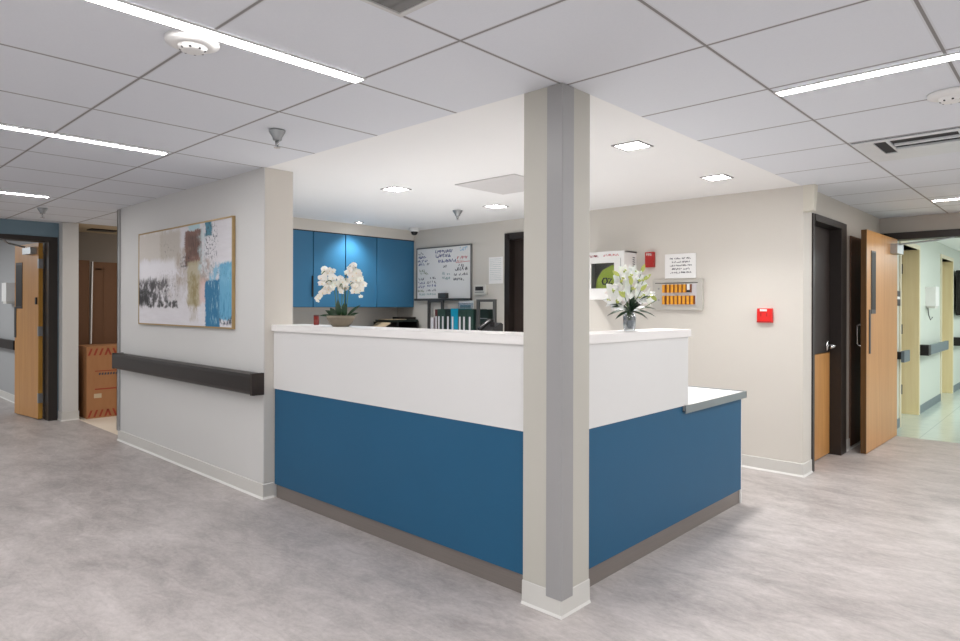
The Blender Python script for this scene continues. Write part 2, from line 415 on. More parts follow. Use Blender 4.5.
# ------------------------------------------------------------------ floors and ceilings
fl = MB()
fl.quad((-12.5,-3.2,0),(2.4,-3.2,0),(2.4,2.3,0),(-12.5,2.3,0)); fl.quad((-6.83,2.3,0),(2.4,2.3,0),(2.4,7.78,0),(-6.83,7.78,0))
struct(fl, 'floor', 'floor', 'mottled grey vinyl floor around the reception desk', 'floor')
struct(MB().quad((-1.9,7.78,0),(2.4,7.78,0),(2.4,20,0),(-1.9,20,0)), 'floor_hall', 'hall_floor', 'glossy pale green tile floor of the far hallway', 'floor')
struct(MB().quad((-9.6,2.3,0),(-6.83,2.3,0),(-6.83,5,0),(-9.6,5,0)), 'floor_alcove', 'alcove_floor', 'cream floor of the storage alcove by the cardboard boxes', 'floor')
ct = MB()
ct.box(-8.65,2.4,-3.2,2.235,H_C,H_C+.03); ct.box(-1.615,2.4,2.235,8.0,H_C,H_C+.03); ct.box(-8.48,-6.83,2.235,3.6,H_C,H_C+.03)
struct(ct, 'ceiling', 'tile', 'white lay-in tile ceiling with grey grid over the corridors', 'ceiling')
struct(MB().box(-6.83,-1.615,2.235,5.6,H_C,H_C+.03), 'ceiling_station', 'drywall', 'smooth white drywall ceiling above the nurse station', 'ceiling')
struct(MB().box(-9.6,-8.48,2.14,3.6,H_C,H_C+.03), 'ceiling_alcove', 'tan', 'tan ceiling of the storage alcove', 'ceiling')
struct(MB().box(-1.9,2.4,8.05,20,2.235,2.265), 'ceiling_hall', 'drywall', 'pale ceiling of the far hallway', 'ceiling')
struct(MB().box(-14,-8.8,-1.5,2.1,2.3,2.33), 'ceiling_left', 'drywall', 'ceiling beyond the open wooden door at the corridor end', 'ceiling')
struct(MB().quad((-14,-1.5,-.001),(-12.5,-1.5,-.001),(-12.5,2.1,-.001),(-14,2.1,-.001)), 'floor_beyond', 'floor', 'grey floor far beyond the open corridor door', 'floor')

# ------------------------------------------------------------------ walls
struct(MB().box(-6.91,-4.09,2.22,2.44,0,H_C), 'wall_left', 'wall_cool', 'pale grey partition wall carrying the abstract painting and handrail', 'wall')
struct(MB().box(-6.91,-6.5,2.44,5.6,0,H_C), 'wall_cabinets', 'wall_warm', 'wall behind the blue upper cabinets', 'wall')
wb = MB(); wb.box(-6.5,-4.62,5.39,5.59,0,H_C).box(-3.72,-1.6,5.39,5.59,0,H_C).box(-4.62,-3.72,5.39,5.59,2.06,H_C)
struct(wb, 'wall_back', 'wall_warm', 'warm grey back wall with whiteboard, signs and red alarm', 'wall')
struct(MB().box(-6.5,-6.17,2.44,5.39,2.145,H_C), 'trim_soffit', 'wall_warm', 'pale soffit between the blue cabinets and the ceiling', 'trim')
wr = MB(); wr.box(-1.78,-1.6,5.59,5.62,0,H_C).box(-1.78,-1.6,6.56,8.05,0,H_C).box(-1.78,-1.6,5.62,6.56,2.065,H_C)
struct(wr, 'wall_right', 'wall_side', 'beige corridor wall with the dark lower-panelled door', 'wall')
struct(MB().box(-1.6,2.4,7.95,8.05,2.098,H_C), 'wall_header', 'wall_side', 'beige wall strip above the hallway opening', 'wall')
wh = MB(); wh.box(-1.7,-1.5,8.05,8.43,0,2.235).box(-1.7,-1.5,9.5,11.22,0,2.235).box(-1.7,-1.5,12.27,20,0,2.235).box(-1.7,-1.5,8.43,9.5,2.03,2.235).box(-1.7,-1.5,11.22,12.27,2.03,2.235)
struct(wh, 'wall_hall', 'wall_green', 'pale green wall of the far hallway', 'wall')
struct(MB().box(-1.7,2.4,20,20.1,0,2.235), 'wall_hall_end', 'wall_green', 'end wall of the far hallway', 'wall')
wl = MB(); wl.box(-8.8,-8.65,2.06,2.14,0,H_C).box(-8.8,-8.65,-3.2,2.06,2.10,H_C).box(-8.8,-8.65,-3.2,.1,0,2.10)
struct(wl, 'wall_end', 'wall_blue', 'dusty blue wall around the open door at the corridor end', 'wall')
struct(MB().box(-8.8,-8.5,2.14,2.30,0,H_C), 'wall_pier', 'wall_cool', 'narrow pale grey wall pier between the open door and the boxes', 'wall')
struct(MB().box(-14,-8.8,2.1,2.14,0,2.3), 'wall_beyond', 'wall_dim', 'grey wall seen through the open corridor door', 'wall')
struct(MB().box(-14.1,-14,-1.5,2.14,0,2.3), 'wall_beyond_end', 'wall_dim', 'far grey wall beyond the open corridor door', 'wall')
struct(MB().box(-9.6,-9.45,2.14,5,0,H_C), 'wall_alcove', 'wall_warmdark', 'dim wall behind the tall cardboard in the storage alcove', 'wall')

# baseboards (cove base with a pale toe)
def basebd(name, pts, label, h=.105, closed=False):
    """pts: wall-foot polyline; room is on the right-hand side of travel direction"""
    mb = MB(); toe = MB()
    off = lambda d: Vector((d.y, -d.x, 0)).normalized()
    P = [Vector((*p, 0)) for p in pts]; n = len(P)
    def ring(dist):
        out = []
        for i in range(n):
            ns = []
            if i > 0: ns.append(off(P[i]-P[i-1]))
            if i < n-1: ns.append(off(P[i+1]-P[i]))
            v = sum(ns, Vector()); v = v.normalized()*dist/max(.3, v.normalized().dot(ns[0])); out.append(P[i]+v)
        return out
    A = ring(.0005); B = ring(.007); C_ = ring(.016); Z = lambda p, z: (p.x, p.y, z)
    for i in range(n-1):
        mb.quad(Z(A[i],h), Z(A[i+1],h), Z(B[i+1],h-.004), Z(B[i],h-.004))
        mb.quad(Z(B[i],h-.004), Z(B[i+1],h-.004), Z(B[i+1],.016), Z(B[i],.016))
        toe.quad(Z(B[i],.016), Z(B[i+1],.016), Z(C_[i+1],.001), Z(C_[i],.001))
    o = struct(mb, name, 'base', label, 'baseboard')
    t = toe.build('toe', 'base_toe', o); return o
basebd('baseboard_left', [(-6.91,2.49),(-6.91,2.22),(-4.09,2.22),(-4.09,2.292)], 'grey cove base along the painting wall')
basebd('baseboard_back', [(-3.72,5.39),(-1.6,5.39),(-1.6,5.60)], 'pale cove base along the back wall')
basebd('baseboard_right', [(-1.6,6.60),(-1.6,7.9)], 'pale cove base between the dark door and hallway opening')
basebd('baseboard_pier', [(-8.65,2.14),(-8.5,2.14),(-8.5,2.30),(-8.62,2.30)], 'grey cove base on the pier by the boxes')
basebd('baseboard_beyond', [(-14,2.10),(-8.85,2.10)], 'pale cove base beyond the open corridor door')
def hb(): return MB().box(-1.5,-1.49,9.5,11.22,0,.10).box(-1.5,-1.49,12.27,20,0,.10).box(-1.5,-1.49,8.05,8.43,0,.10)
struct(hb(), 'baseboard_hall', 'rail_grey', 'dark grey baseboard of the far hallway', 'baseboard')
# end guard on partition
struct(MB().box(-6.925,-6.91,2.205,2.26,.1,H_C-.01).box(-6.925,-6.865,2.205,2.22,.1,H_C-.01), 'trim_guard', 'guard', 'grey corner guard at the far end of the painting wall', 'trim')
struct(MB().box(-4.09,-4.0885,2.225,2.437,.11,H_C-.002), 'trim_end', 'wall_warm', 'warm grey end face of the painting wall beside the desk', 'trim')

# ------------------------------------------------------------------ column
col = struct(MB().box(-1.823,-1.615,2.235,2.443,.0,H_C), 'column', 'column', 'square grey column standing at the corner of the reception desk', 'column')
g = MB(); t_ = .007; w_ = .075
g.prism([(-1.615-w_,2.235),(-1.615-w_,2.235-t_),(-1.615+t_-.004,2.235-t_),(-1.615+t_,2.235-t_+.004),(-1.615+t_,2.235+w_),(-1.615,2.235+w_),(-1.615,2.235)], .077, H_C-.004)
gd = g.build('corner_guard', 'guard', col); gd['label'] = 'grey vinyl corner guard'
cb = MB()
def sq(e, z): return [(-1.823-e,2.235-e,z),(-1.615+e,2.235-e,z),(-1.615+e,2.443+e,z),(-1.823-e,2.443+e,z)]
def loops(mb, ls):
    for a, b in zip(ls, ls[1:]):
        for i in range(4): mb.quad(a[i], a[(i+1)%4], b[(i+1)%4], b[i])
loops(cb, [sq(.001,.108), sq(.003,.104), sq(.004,.014)])
cbo = cb.build('cove_base', 'base', col)
tb = MB(); loops(tb, [sq(.004,.014), sq(.008,.001)]); tb.build('toe', 'base_toe', cbo)

# ------------------------------------------------------------------ reception desk
D = thing('reception_desk', (-2.9,3.0,0), 'L-shaped reception desk with blue lower panels and white raised counter', 'desk')
YF, XF = 2.295, -1.69
CX0, CY1 = -1.825, 2.445      # the desk stops against the column
MB().box(-4.07,CX0-.012,YF+.012,YF+.03,0,.10).build('kick_plate', 'kick', D)
MB().box(XF-.03,XF-.012,CY1+.012,4.385,0,.10).build('kick_plate', 'kick', D)
MB().box(-4.075,CX0,YF,YF+.04,.095,.75).build('front_panel', 'blue', D)
MB().box(XF-.04,XF,CY1,3.52,.095,.75).box(XF-.04,XF,3.52,4.385,.095,.712).build('front_panel', 'blue', D)
MB().box(XF-.62,XF-.002,4.385,4.40,0,.712).build('end_panel', 'panel_white', D)
MB().box(-4.083,CX0,YF-.006,YF+.05,.751,1.146).build('upper_panel', 'panel_white', D, .002)
MB().box(XF-.044,XF+.006,CY1,3.575,.751,1.146).build('upper_panel', 'panel_white', D, .002)
c = MB().prism([(-4.112,YF-.020),(CX0,YF-.020),(CX0,CY1),(XF+.014,CY1),(XF+.014,3.598),(XF-.20,3.598),(XF-.20,YF+.25),(-4.112,YF+.25)], 1.147, 1.190)
c.build('counter_top', 'white', D, .004)
ws = MB().prism([(-4.07,YF+.055),(CX0-.01,YF+.055),(CX0-.01,CY1+.06),(XF-.05,CY1+.06),(XF-.05,3.578),(XF+.014,3.578),(XF+.014,4.425),(XF-.62,4.425),(XF-.62,YF+.70),(-4.07,YF+.70)], .713, .748)
w = ws.build('work_surface', 'white', D)
MB().box(XF+.014,XF+.020,3.52,4.43,.708,.753).box(XF-.62,XF+.020,4.425,4.431,.708,.753).build('edge_band', 'edge', w)
MB().box(-4.07,-4.03,YF+.055,YF+.68,0,.712).build('inner_panel', 'panel_white', D)
MB().box(XF-.6,XF-.56,YF+.72,4.38,0,.712).build('inner_panel', 'panel_white', D)

# ------------------------------------------------------------------ upper cabinets
def cabinet(ys, label, hside):
    C_ = thing('upper_cabinet', (-6.34,(ys[0]+ys[-1])/2,1.305), label, 'cabinet', 'blue upper cabinets on the station wall')
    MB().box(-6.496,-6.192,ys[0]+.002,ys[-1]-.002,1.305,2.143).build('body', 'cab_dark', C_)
    MB().box(-6.192,-6.172,ys[0],ys[-1],2.134,2.145).build('top_shadow', 'void', C_)  # dark strip that paints the thin shadow along the cabinet top
    for a, b, hy in ((ys[0], ys[1], 1), (ys[1], ys[2], -1)):
        d = MB().box(-6.191,-6.17,a+.005,b-.005,1.31,2.132).build('door', 'cab_blue', C_, .0015)
        hh = b-.003 if hy > 0 else a+.003
        if hside == 'black' and hy > 0:
            MB().box(-6.17,-6.156,b-.02,b-.004,1.42,1.65).build('handle', 'black', d)
        elif hy > 0:
            MB().box(-6.17,-6.158,b-.014,b-.004,1.36,1.58).build('handle', 'cab_blue', d)
    return C_
cabinet((3.40,3.93,4.352), 'blue double-door upper cabinet next to the painting wall, black edge pull', 'black')
cabinet((4.356,4.80,5.388), 'blue double-door upper cabinet in the corner beside the whiteboard', 'slim')
cabinet((2.55,2.97,3.396), 'blue upper cabinet tucked behind the painting wall', 'slim')

# back counter (mostly below sight)
BC = thing('back_counter', (-5.9,5.0,0), 'L-shaped back counter along the cabinet wall and whiteboard wall', 'counter')
MB().prism([(-6.495,2.5),(-5.9,2.5),(-5.9,4.62),(-4.22,4.62),(-4.22,5.36),(-6.495,5.36)], .965, 1.0).build('worktop', 'panel_white', BC)
MB().prism([(-6.495,2.5),(-5.95,2.5),(-5.95,4.68),(-4.75,4.68),(-4.75,5.36),(-6.495,5.36)], .0, .965).build('base_cabinet', 'cab_blue', BC)

# ------------------------------------------------------------------ doors
# dark door in back wall
d1 = thing('door_1', (-4.17,5.45,0), 'dark brown door in the back wall beside the whiteboard', 'door', None, 'structure')
MB().box(-4.655,-4.585,5.372,5.47,0,2.12).box(-3.73,-3.66,5.372,5.47,0,2.12).box(-4.61,-3.73,5.372,5.47,2.05,2.12).build('door_frame', 'frame_dark', d1, .004)
lf = MB().box(-4.61,-3.73,5.46,5.50,.01,2.05).build('leaf', 'door_dark', d1)
MB().tube([(-3.82,5.46,.98),(-3.82,5.41,.98),(-3.93,5.40,.98)], .009).build('lever', 'chrome', lf)
# dark door with wooden lower half in right wall
d2 = thing('door_2', (-1.64,6.09,0), 'dark door with orange wooden lower panel and chrome lever', 'door', None, 'structure')
MB().box(-1.78,-1.59,5.605,5.655,0,2.075).box(-1.78,-1.585,6.41,6.585,0,2.075).box(-1.78,-1.585,5.655,6.41,2.02,2.075).build('door_frame', 'frame_dark', d2, .003)
lf = MB().box(-1.72,-1.68,5.66,6.405,.92,2.015).build('upper_leaf', 'door_dark', d2); lf['label'] = 'dark upper part of the door'
lo = MB().box(-1.72,-1.678,5.66,6.405,.012,.915).build('lower_panel', 'wood', d2); lo['label'] = 'orange wooden lower panel'
lv = MB().tube([(-1.68,6.33,.978),(-1.615,6.33,.978)], .016, 10); lv.tube([(-1.62,6.35,.978),(-1.61,6.28,.98),(-1.615,6.20,.974)], .014, 8)
lv.box(-1.68,-1.668,6.29,6.37,.935,1.02).build('lever', 'chrome', lf, 0, True)
# open wooden leaf at hallway opening
d3 = thing('door_3', (-1.44,7.80,0), 'open orange wooden door with narrow glass lite at the hallway opening', 'door', None, 'structure')
fr = MB().box(-1.6,-1.53,7.88,8.06,0,2.098).box(-1.6,2.4,7.88,8.06,2.025,2.098); fr.build('door_frame', 'frame_dark', d3)
def frame_m(p0, p1):
    """matrix whose +X runs from p0 to p1, +Y to the left of it, +Z up"""
    a = math.atan2(p1[1]-p0[1], p1[0]-p0[0]); return Matrix.Translation((*p0, 0)) @ Matrix.Rotation(a, 4, 'Z')
Lw = 1.19; mt = frame_m((-1.412,7.80), (-1.432,6.61))
leaf = MB().box(0,Lw-.004,-.045,0,.006,2.02,mt).build('leaf', 'wood', d3)          # local +Y = towards +X
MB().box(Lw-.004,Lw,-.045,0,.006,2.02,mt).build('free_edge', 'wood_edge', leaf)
lx = 1.085
MB().box(lx-.20,lx-.045,-.002,.006,1.262,1.84,mt).build('lite_frame', 'dark_metal', leaf)
MB().box(lx-.190,lx-.06,.004,.0075,1.30,1.825,mt).build('lite_glass', 'pane', leaf)
MB().box(lx-.02,lx+.025,0,.008,.90,1.30,mt).build('edge_plate', 'dark_metal', leaf)
cl = MB().box(.03,.30,0,.06,1.86,1.955,mt).build('door_closer', 'steel', leaf, .006)
p = lambda x, y, z: tuple(mt @ Vector((x, y, z)))
MB().tube([p(.18,.03,1.95), (-1.05,7.70,1.985), (-.95,7.89,2.02)], .009).build('closer_arm', 'steel', cl)
ph = MB().tube([p(1.02,-.045,1.16), p(1.02,-.10,1.16), p(1.02,-.115,1.15), p(1.02,-.115,.98), p(1.02,-.10,.965), p(1.02,-.045,.965)], .009)
ph.build('pull_handle', 'chrome', leaf, 0, True)
pan = MB().box(-1.6,-1.588,6.74,7.62,.03,1.985).build('shade_panel', 'shade_brown', None, .004)  # dark sheet added to paint the shade between wall and open door
tag(pan, 'dark brown sheet standing in for the shade on the wall behind the open wooden door', 'wall panel')
# left open leaf
d4 = thing('door_4', (-8.81,2.02,0), 'open orange wooden door with glass lite at the corridor end', 'door', None, 'structure')
MB().box(-8.81,-8.635,2.035,2.125,0,2.10).box(-8.81,-8.635,.1,2.035,2.045,2.10).box(-8.81,-8.635,.05,.1,0,2.10).build('door_frame', 'frame_dark', d4, .003)
Lw2 = .71; mt = frame_m((-8.80,2.018), (-9.58,1.925))
leaf = MB().box(.004,Lw2,0,.045,.012,2.04,mt).build('leaf', 'wood', d4)            # local +Y = towards -Y (camera side)
MB().box(0,.004,0,.045,.012,2.04,mt).build('hinge_edge', 'wood_bright', leaf)
MB().box(Lw2-.24,Lw2-.04,.043,.050,1.28,1.83,mt).build('lite_frame', 'frame_dark', leaf)
MB().box(Lw2-.22,Lw2-.06,.048,.0515,1.31,1.80,mt).build('lite_glass', 'pane', leaf)
MB().box(Lw2-.05,Lw2,.045,.053,.93,1.30,mt).build('edge_plate', 'dark_metal', leaf)
for z in (.25, 1.02, 1.80):
    MB().box(-.012,.012,.002,.05,z-.055,z+.055,mt).build('hinge', 'steel', leaf)
MB().box(.03,.06,.045,.06,1.33,1.41,mt).build('lock', 'black', leaf)
cl = MB().box(.05,.29,.045,.11,1.91,1.985,mt).build('door_closer', 'steel', leaf, .006)
p = lambda x, y, z: tuple(mt @ Vector((x, y, z)))
MB().tube([p(.3,.08,2.0), (-9.0,1.72,2.03), (-8.72,1.62,2.05)], .010).build('closer_arm', 'steel', cl)
# hallway doorways
def hall_door(name, y0, y1, label):
    d = thing(name, (-1.6,(y0+y1)/2,0), label, 'door', None, 'structure')
    MB().box(-1.7,-1.485,y0-.05,y0,0,2.08).box(-1.7,-1.485,y1,y1+.05,0,2.08).box(-1.7,-1.485,y0,y1,2.03,2.08).build('door_frame', 'cream', d)
    MB().box(-1.695,-1.49,y1-.012,y1-.001,.0,2.03).build('jamb', 'yellow_wood', d)
    lf = MB().box(-2.55,-1.72,y1-.05,y1-.01,.01,2.025).build('leaf', 'yellow_wood', d)
    for z in (.30, 1.05, 1.80):
        MB().box(-1.72,-1.66,y1-.018,y1-.010,z-.06,z+.06).build('hinge', 'dark_metal', lf)
    MB().box(-1.735,-1.70,y1-.06,y1-.05,0,2.02).build('shadow_gap', 'void', lf)
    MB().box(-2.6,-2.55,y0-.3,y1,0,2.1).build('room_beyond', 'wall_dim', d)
hall_door('door_5', 8.43, 9.50, 'open pale yellow door in the nearer doorway of the far hallway')
hall_door('door_6', 11.22, 12.27, 'open pale yellow door in the farther doorway of the far hallway')

# boxed corner cover near ceiling
bx = MB()
A = [(-1.598,5.375,2.06),(-1.528,5.375,2.068),(-1.512,5.375,H_C-.001),(-1.598,5.375,H_C-.001)]; B_ = [(x,5.45,z) for x, _, z in A]
bx.quad(*A); bx.quad(*B_[::-1])
for i in range(4): bx.quad(A[i], A[(i+1)%4], B_[(i+1)%4], B_[i])
tag(bx.build('corner_cover', 'box_side', None), 'beige boxed cover at the ceiling above the wall corner', 'cover')

# ------------------------------------------------------------------ handrails
h = thing('handrail', (-5.4,2.22,.78), 'long dark brown handrail on the painting wall', 'handrail')
prof = [(2.13,.725),(2.125,.745),(2.125,.835),(2.13,.858),(2.16,.866),(2.185,.866),(2.185,.715),(2.15,.715)]
hm = MB(); n = len(prof)
for xa, xb in ((-6.78,-4.10),):
    a = [hm.bm.verts.new((xa,y,z)) for y, z in prof]; b = [hm.bm.verts.new((xb,y,z)) for y, z in prof]
    hm.bm.faces.new(a); hm.bm.faces.new(b[::-1])
    for i in range(n): hm.bm.faces.new((a[i], a[(i+1)%n], b[(i+1)%n], b[i]))
hm.build('rail', 'rail', h)
MB().box(-6.81,-6.78,2.126,2.22,.716,.865).build('end_cap', 'rail_cap', h, .006)
MB().box(-4.10,-4.075,2.126,2.215,.716,.865).build('end_cap', 'rail_cap', h, .006)
for x in (-6.2,-5.3,-4.5): MB().box(x-.04,x+.04,2.18,2.22,.74,.84).build('bracket', 'black', h)
def hrail(y0, y1, label):
    r = thing('handrail', (-1.46,(y0+y1)/2,.79), label, 'handrail', 'handrails of the far hallway')
    MB().box(-1.43,-1.40,y0+.16,y1,.735,.855).build('rail', 'rail_grey', r, .008)
    MB().box(-1.50,-1.395,y0,y0+.16,.73,.86).build('end_cap', 'black', r, .008)
    MB().box(-1.5,-1.43,y0+.3,y0+.4,.76,.84).build('bracket', 'black', r)
r = thing('handrail', (-1.46,8.24,.79), 'short grey handrail end just beyond the open hallway door', 'handrail', 'handrails of the far hallway')
MB().box(-1.43,-1.40,8.10,8.40,.735,.855).build('rail', 'rail_grey', r, .008); MB().box(-1.5,-1.43,8.2,8.3,.76,.84).build('bracket', 'black', r)
hrail(9.53, 11.15, 'grey handrail with dark end between the two hallway doorways')
hrail(12.33, 16, 'grey handrail with dark end past the farther hallway doorway')
r = thing('handrail', (-10.6,2.08,.79), 'dark handrail on the grey wall beyond the open corridor door', 'handrail')
MB().box(-13.5,-10.2,2.02,2.05,.735,.855).build('rail', 'rail', r, .006); MB().box(-10.24,-10.2,2.02,2.10,.735,.855).build('end_cap', 'rail_cap', r); MB().box(-11.4,-11.3,2.05,2.10,.76,.83).build('bracket', 'black', r)

# ------------------------------------------------------------------ painting
P = thing('framed_painting', (-5.42,2.2,1.56), 'large abstract canvas in teal, black and tan with a thin gold frame', 'painting')
x0, x1, z0, z1 = -6.335, -4.50, 1.15, 1.972; f_ = .012
MB().box(x0+f_,x1-f_,2.200,2.212,z0+f_,z1-f_).build('canvas', painting_mat(x0+f_+5.42, z0+f_-1.56, x1-x0-2*f_, z1-z0-2*f_), P)
# the canvas mesh is stored relative to the thing, so shift texture origin
fr = MB().box(x0,x1,2.196,2.218,z1-f_,z1).box(x0,x1,2.196,2.218,z0,z0+f_).box(x0,x0+f_,2.196,2.218,z0+f_,z1-f_).box(x1-f_,x1,2.196,2.218,z0+f_,z1-f_)
fr.build('picture_frame', 'gold', P)
MB().box(x0+.1,x1-.1,2.212,2.22,z0+.1,z1-.1).build('backing', 'frame_dark', P)

# ------------------------------------------------------------------ whiteboard + wall items (wall plane Y=5.39)
YW = 5.39
W = thing('whiteboard', (-5.63,YW,1.40), 'whiteboard covered in handwriting beside the blue cabinets', 'whiteboard')
x0, x1, z0, z1 = -6.11, -5.156, 1.40, 2.04
MB().box(x0+.014,x1-.014,YW-.014,YW,z0+.014,z1-.014).build('board', 'paper', W)
MB().box(x0,x1,YW-.02,YW,z1-.009,z1).box(x0,x0+.010,YW-.02,YW,z0,z1).box(x1-.014,x1,YW-.024,YW,z0,z1).build('board_frame', 'frame_grey', W)
MB().box(x0,x1,YW-.055,YW,z0-.012,z0+.014).build('pen_tray', 'dark_metal', W)
def WX(a): return x0 + (x1-x0)*a
def WZ(b): return z1 - (z1-z0)*b
yb = YW-.0155
inks = {'ink': MB(), 'ink_blue': MB(), 'ink_red': MB(), 'ink_teal': MB(), 'ink_green': MB(), 'ink_cyan': MB()}
def wr_(k, a0, a1, b, h, **kw): scrawl(inks[k], WX(a0), WX(a1), WZ(b)-.004, h*1.15, yb, **kw)
for k, a0, a1, b, h in [('ink',.04,.13,.12,.026),('ink_blue',.04,.19,.20,.026),('ink_blue',.03,.21,.27,.026),('ink_blue',.04,.16,.335,.026),('ink',.20,.23,.33,.024),
    ('ink_green',.06,.19,.46,.03),('ink_green',.06,.21,.51,.024),('ink',.04,.15,.615,.026),('ink',.25,.27,.60,.024),('ink',.30,.36,.60,.024),
    ('ink_blue',.03,.15,.69,.026),('ink',.20,.27,.685,.026),('ink',.30,.37,.68,.026),('ink_blue',.03,.16,.765,.026),('ink_blue',.21,.26,.755,.026),('ink_blue',.30,.37,.75,.026),
    ('ink_green',.03,.15,.845,.026),('ink',.20,.26,.84,.022),('ink',.30,.38,.83,.024),('ink_teal',.04,.16,.91,.022),('ink_teal',.2,.37,.90,.02),
    ('ink_blue',.36,.68,.12,.034),('ink_blue',.37,.66,.20,.034),('ink_blue',.42,.72,.30,.032),('ink_cyan',.79,.94,.10,.034),('ink_cyan',.80,.92,.06,.02),
    ('ink_red',.75,.92,.25,.026),('ink_red',.74,.86,.30,.016),('ink',.51,.56,.40,.028),('ink',.78,.86,.40,.030),('ink',.72,.93,.46,.034),
    ('ink_teal',.49,.61,.53,.03),('ink',.70,.92,.55,.024),('ink_teal',.49,.61,.62,.03),('ink',.69,.86,.64,.026)]:
    wr_(k, a0, a1, b, h, th=h*.27)
inks['ink_red'].quad((WX(.73),yb,WZ(.325)),(WX(.97),yb,WZ(.31)),(WX(.97),yb,WZ(.302)),(WX(.73),yb,WZ(.317)))
for k, mb in inks.items(): mb.build('lettering', k, W)
e = tag(MB().box(-5.665,-5.535,YW-.066,YW-.016,1.4165,1.478).build('eraser', 'dark_metal', None, .006), 'dark grey eraser standing on the whiteboard tray', 'eraser')
T = thing('thermostat', (-5.02,YW,1.51), 'small beige thermostat on the wall between whiteboard and paper', 'thermostat')
MB().box(-5.105,-4.92,YW-.03,YW+.002,1.455,1.567).build('housing', 'thermo', T, .004)
MB().box(-5.08,-4.96,YW-.033,YW-.028,1.50,1.545).build('display', 'void', T); MB().box(-5.09,-4.95,YW-.032,YW-.028,1.478,1.484).build('slot', 'dark_metal', T)
Pp = thing('posted_paper', (-4.79,YW,1.72), 'white printed sheet taped beside the dark door', 'paper')
MB().box(-4.898,-4.692,YW-.004,YW+.001,1.574,1.871).build('sheet', 'paper', Pp)
s = MB()
for k in range(12): scrawl(s, -4.88, -4.715, 1.845-.021*k, .006, YW-.0045, th=.0016)
s.build('lettering', 'ink_teal', Pp)
# security dome camera
K = thing('dome_camera', (-5.93,5.18,H_C), 'white dome security camera with black lens on the ceiling corner', 'security camera')
MB().lathe([(0,0),(.062,0),(.062,-.03),(.05,-.045),(0,-.045)], (-5.93,5.18,H_C), 24).build('housing', 'plastic', K, 0, True)
MB().lathe([(.042,-.045),(.040,-.062),(.028,-.082),(0,-.09)], (-5.93,5.18,H_C), 20).build('dome', 'black', K, 0, True)

# AED cabinet
A_ = thing('defibrillator_cabinet', (-3.27,YW,1.385), 'white defibrillator wall cabinet with a window showing a green case', 'cabinet')
xa, xb, za, zb, yf = -3.50, -3.046, 1.386, 1.83, 5.167
wx0, wx1, wz0, wz1 = -3.40, -3.15, 1.49, 1.725
MB().box(xa,xb,yf+.02,YW,za,za+.012).box(xa,xb,yf+.02,YW,zb-.012,zb).box(xa,xa+.012,yf+.02,YW,za,zb).box(xb-.012,xb,yf+.02,YW,za,zb).build('housing', 'plastic', A_)
MB().box(xa+.012,xb-.012,YW-.02,YW-.002,za+.012,zb-.012).build('lining', 'box_in', A_)
dr = MB().box(xa,xb,yf,yf+.02,wz1,zb).box(xa,xb,yf,yf+.02,za,wz0).box(xa,wx0,yf,yf+.02,wz0,wz1).box(wx1,xb,yf,yf+.02,wz0,wz1).build('door', 'plastic', A_)
MB().box(xb-.037,xb-.034,yf-.001,yf+.01,za+.06,1.765).build('seam', 'dark_metal', dr)
MB().box(wx0,wx1,yf+.008,yf+.011,wz0,wz1).build('window_pane', M['acrylic'], dr)
s = MB(); scrawl(s, -3.455, -3.29, 1.782, .02, yf-.001, th=.006); s.build('lettering', 'print_red', dr)
s = MB(); scrawl(s, -3.265, -3.10, 1.786, .018, yf-.001, th=.005); s.build('lettering', 'ink_red', dr)
s = MB()
for k in range(14):
    z = 1.78-.02*k; s.quad((xb+.001,yf+.15,z),(xb+.001,yf+.19,z-.004),(xb+.001,yf+.19,z-.012),(xb+.001,yf+.15,z-.009))
s.build('side_lettering', 'ink', A_)
Cs = thing('defibrillator_case', (-3.25,5.27,za+.012), 'lime green defibrillator case inside the white wall cabinet', 'medical case')
cm = MB()
prof = [(-3.39,za+.013),(-3.08,za+.013),(-3.08,1.70),(-3.20,1.705),(-3.30,1.66),(-3.36,1.58)]
a = [cm.bm.verts.new((x,5.21,z)) for x, z in prof]; b = [cm.bm.verts.new((x,5.33,z)) for x, z in prof]
cm.bm.faces.new(a); cm.bm.faces.new(b[::-1])
for i in range(len(prof)): cm.bm.faces.new((a[i], a[(i+1)%len(prof)], b[(i+1)%len(prof)], b[i]))
cm.build('case', 'lime', Cs, .012)
MB().tube([(-3.30,5.206,1.555),(-3.285,5.206,1.585),(-3.255,5.206,1.585),(-3.245,5.206,1.555),(-3.26,5.206,1.53),(-3.29,5.206,1.53),(-3.30,5.206,1.555)], .007, 6).build('emblem', 'black', Cs)
MB().tube([(-3.235,5.206,1.58),(-3.20,5.206,1.58),(-3.23,5.206,1.535),(-3.195,5.206,1.535)], .006, 6).build('emblem', 'black', Cs)

# red alarm with FIRE label
R_ = thing('fire_alarm_strobe', (-2.9,YW,1.75), 'dark red fire alarm unit with white lettering between cabinet and sign', 'fire alarm')
MB().box(-2.938,-2.858,YW-.04,YW+.002,1.68,1.818).build('housing', 'dark_red', R_, .004)
text(R_, 'lettering', 'FIRE', 'plastic', .030, (-2.898,YW-.041,1.796), (PI/2,0,0))
# notice
S_ = thing('notice_sign', (-2.61,YW,1.57), 'white paper notice with five lines above the tag panel', 'sign')
MB().box(-2.757,-2.469,YW-.008,YW,1.574,1.79).build('sheet', 'paper', S_)
s = MB()
for k, (a, b) in enumerate(((-2.71,-2.515),(-2.69,-2.53),(-2.708,-2.505),(-2.69,-2.53),(-2.708,-2.51))): scrawl(s, a, b, 1.742-.031*k, .014, YW-.0085, th=.0042)
s.build('lettering', 'ink', S_)
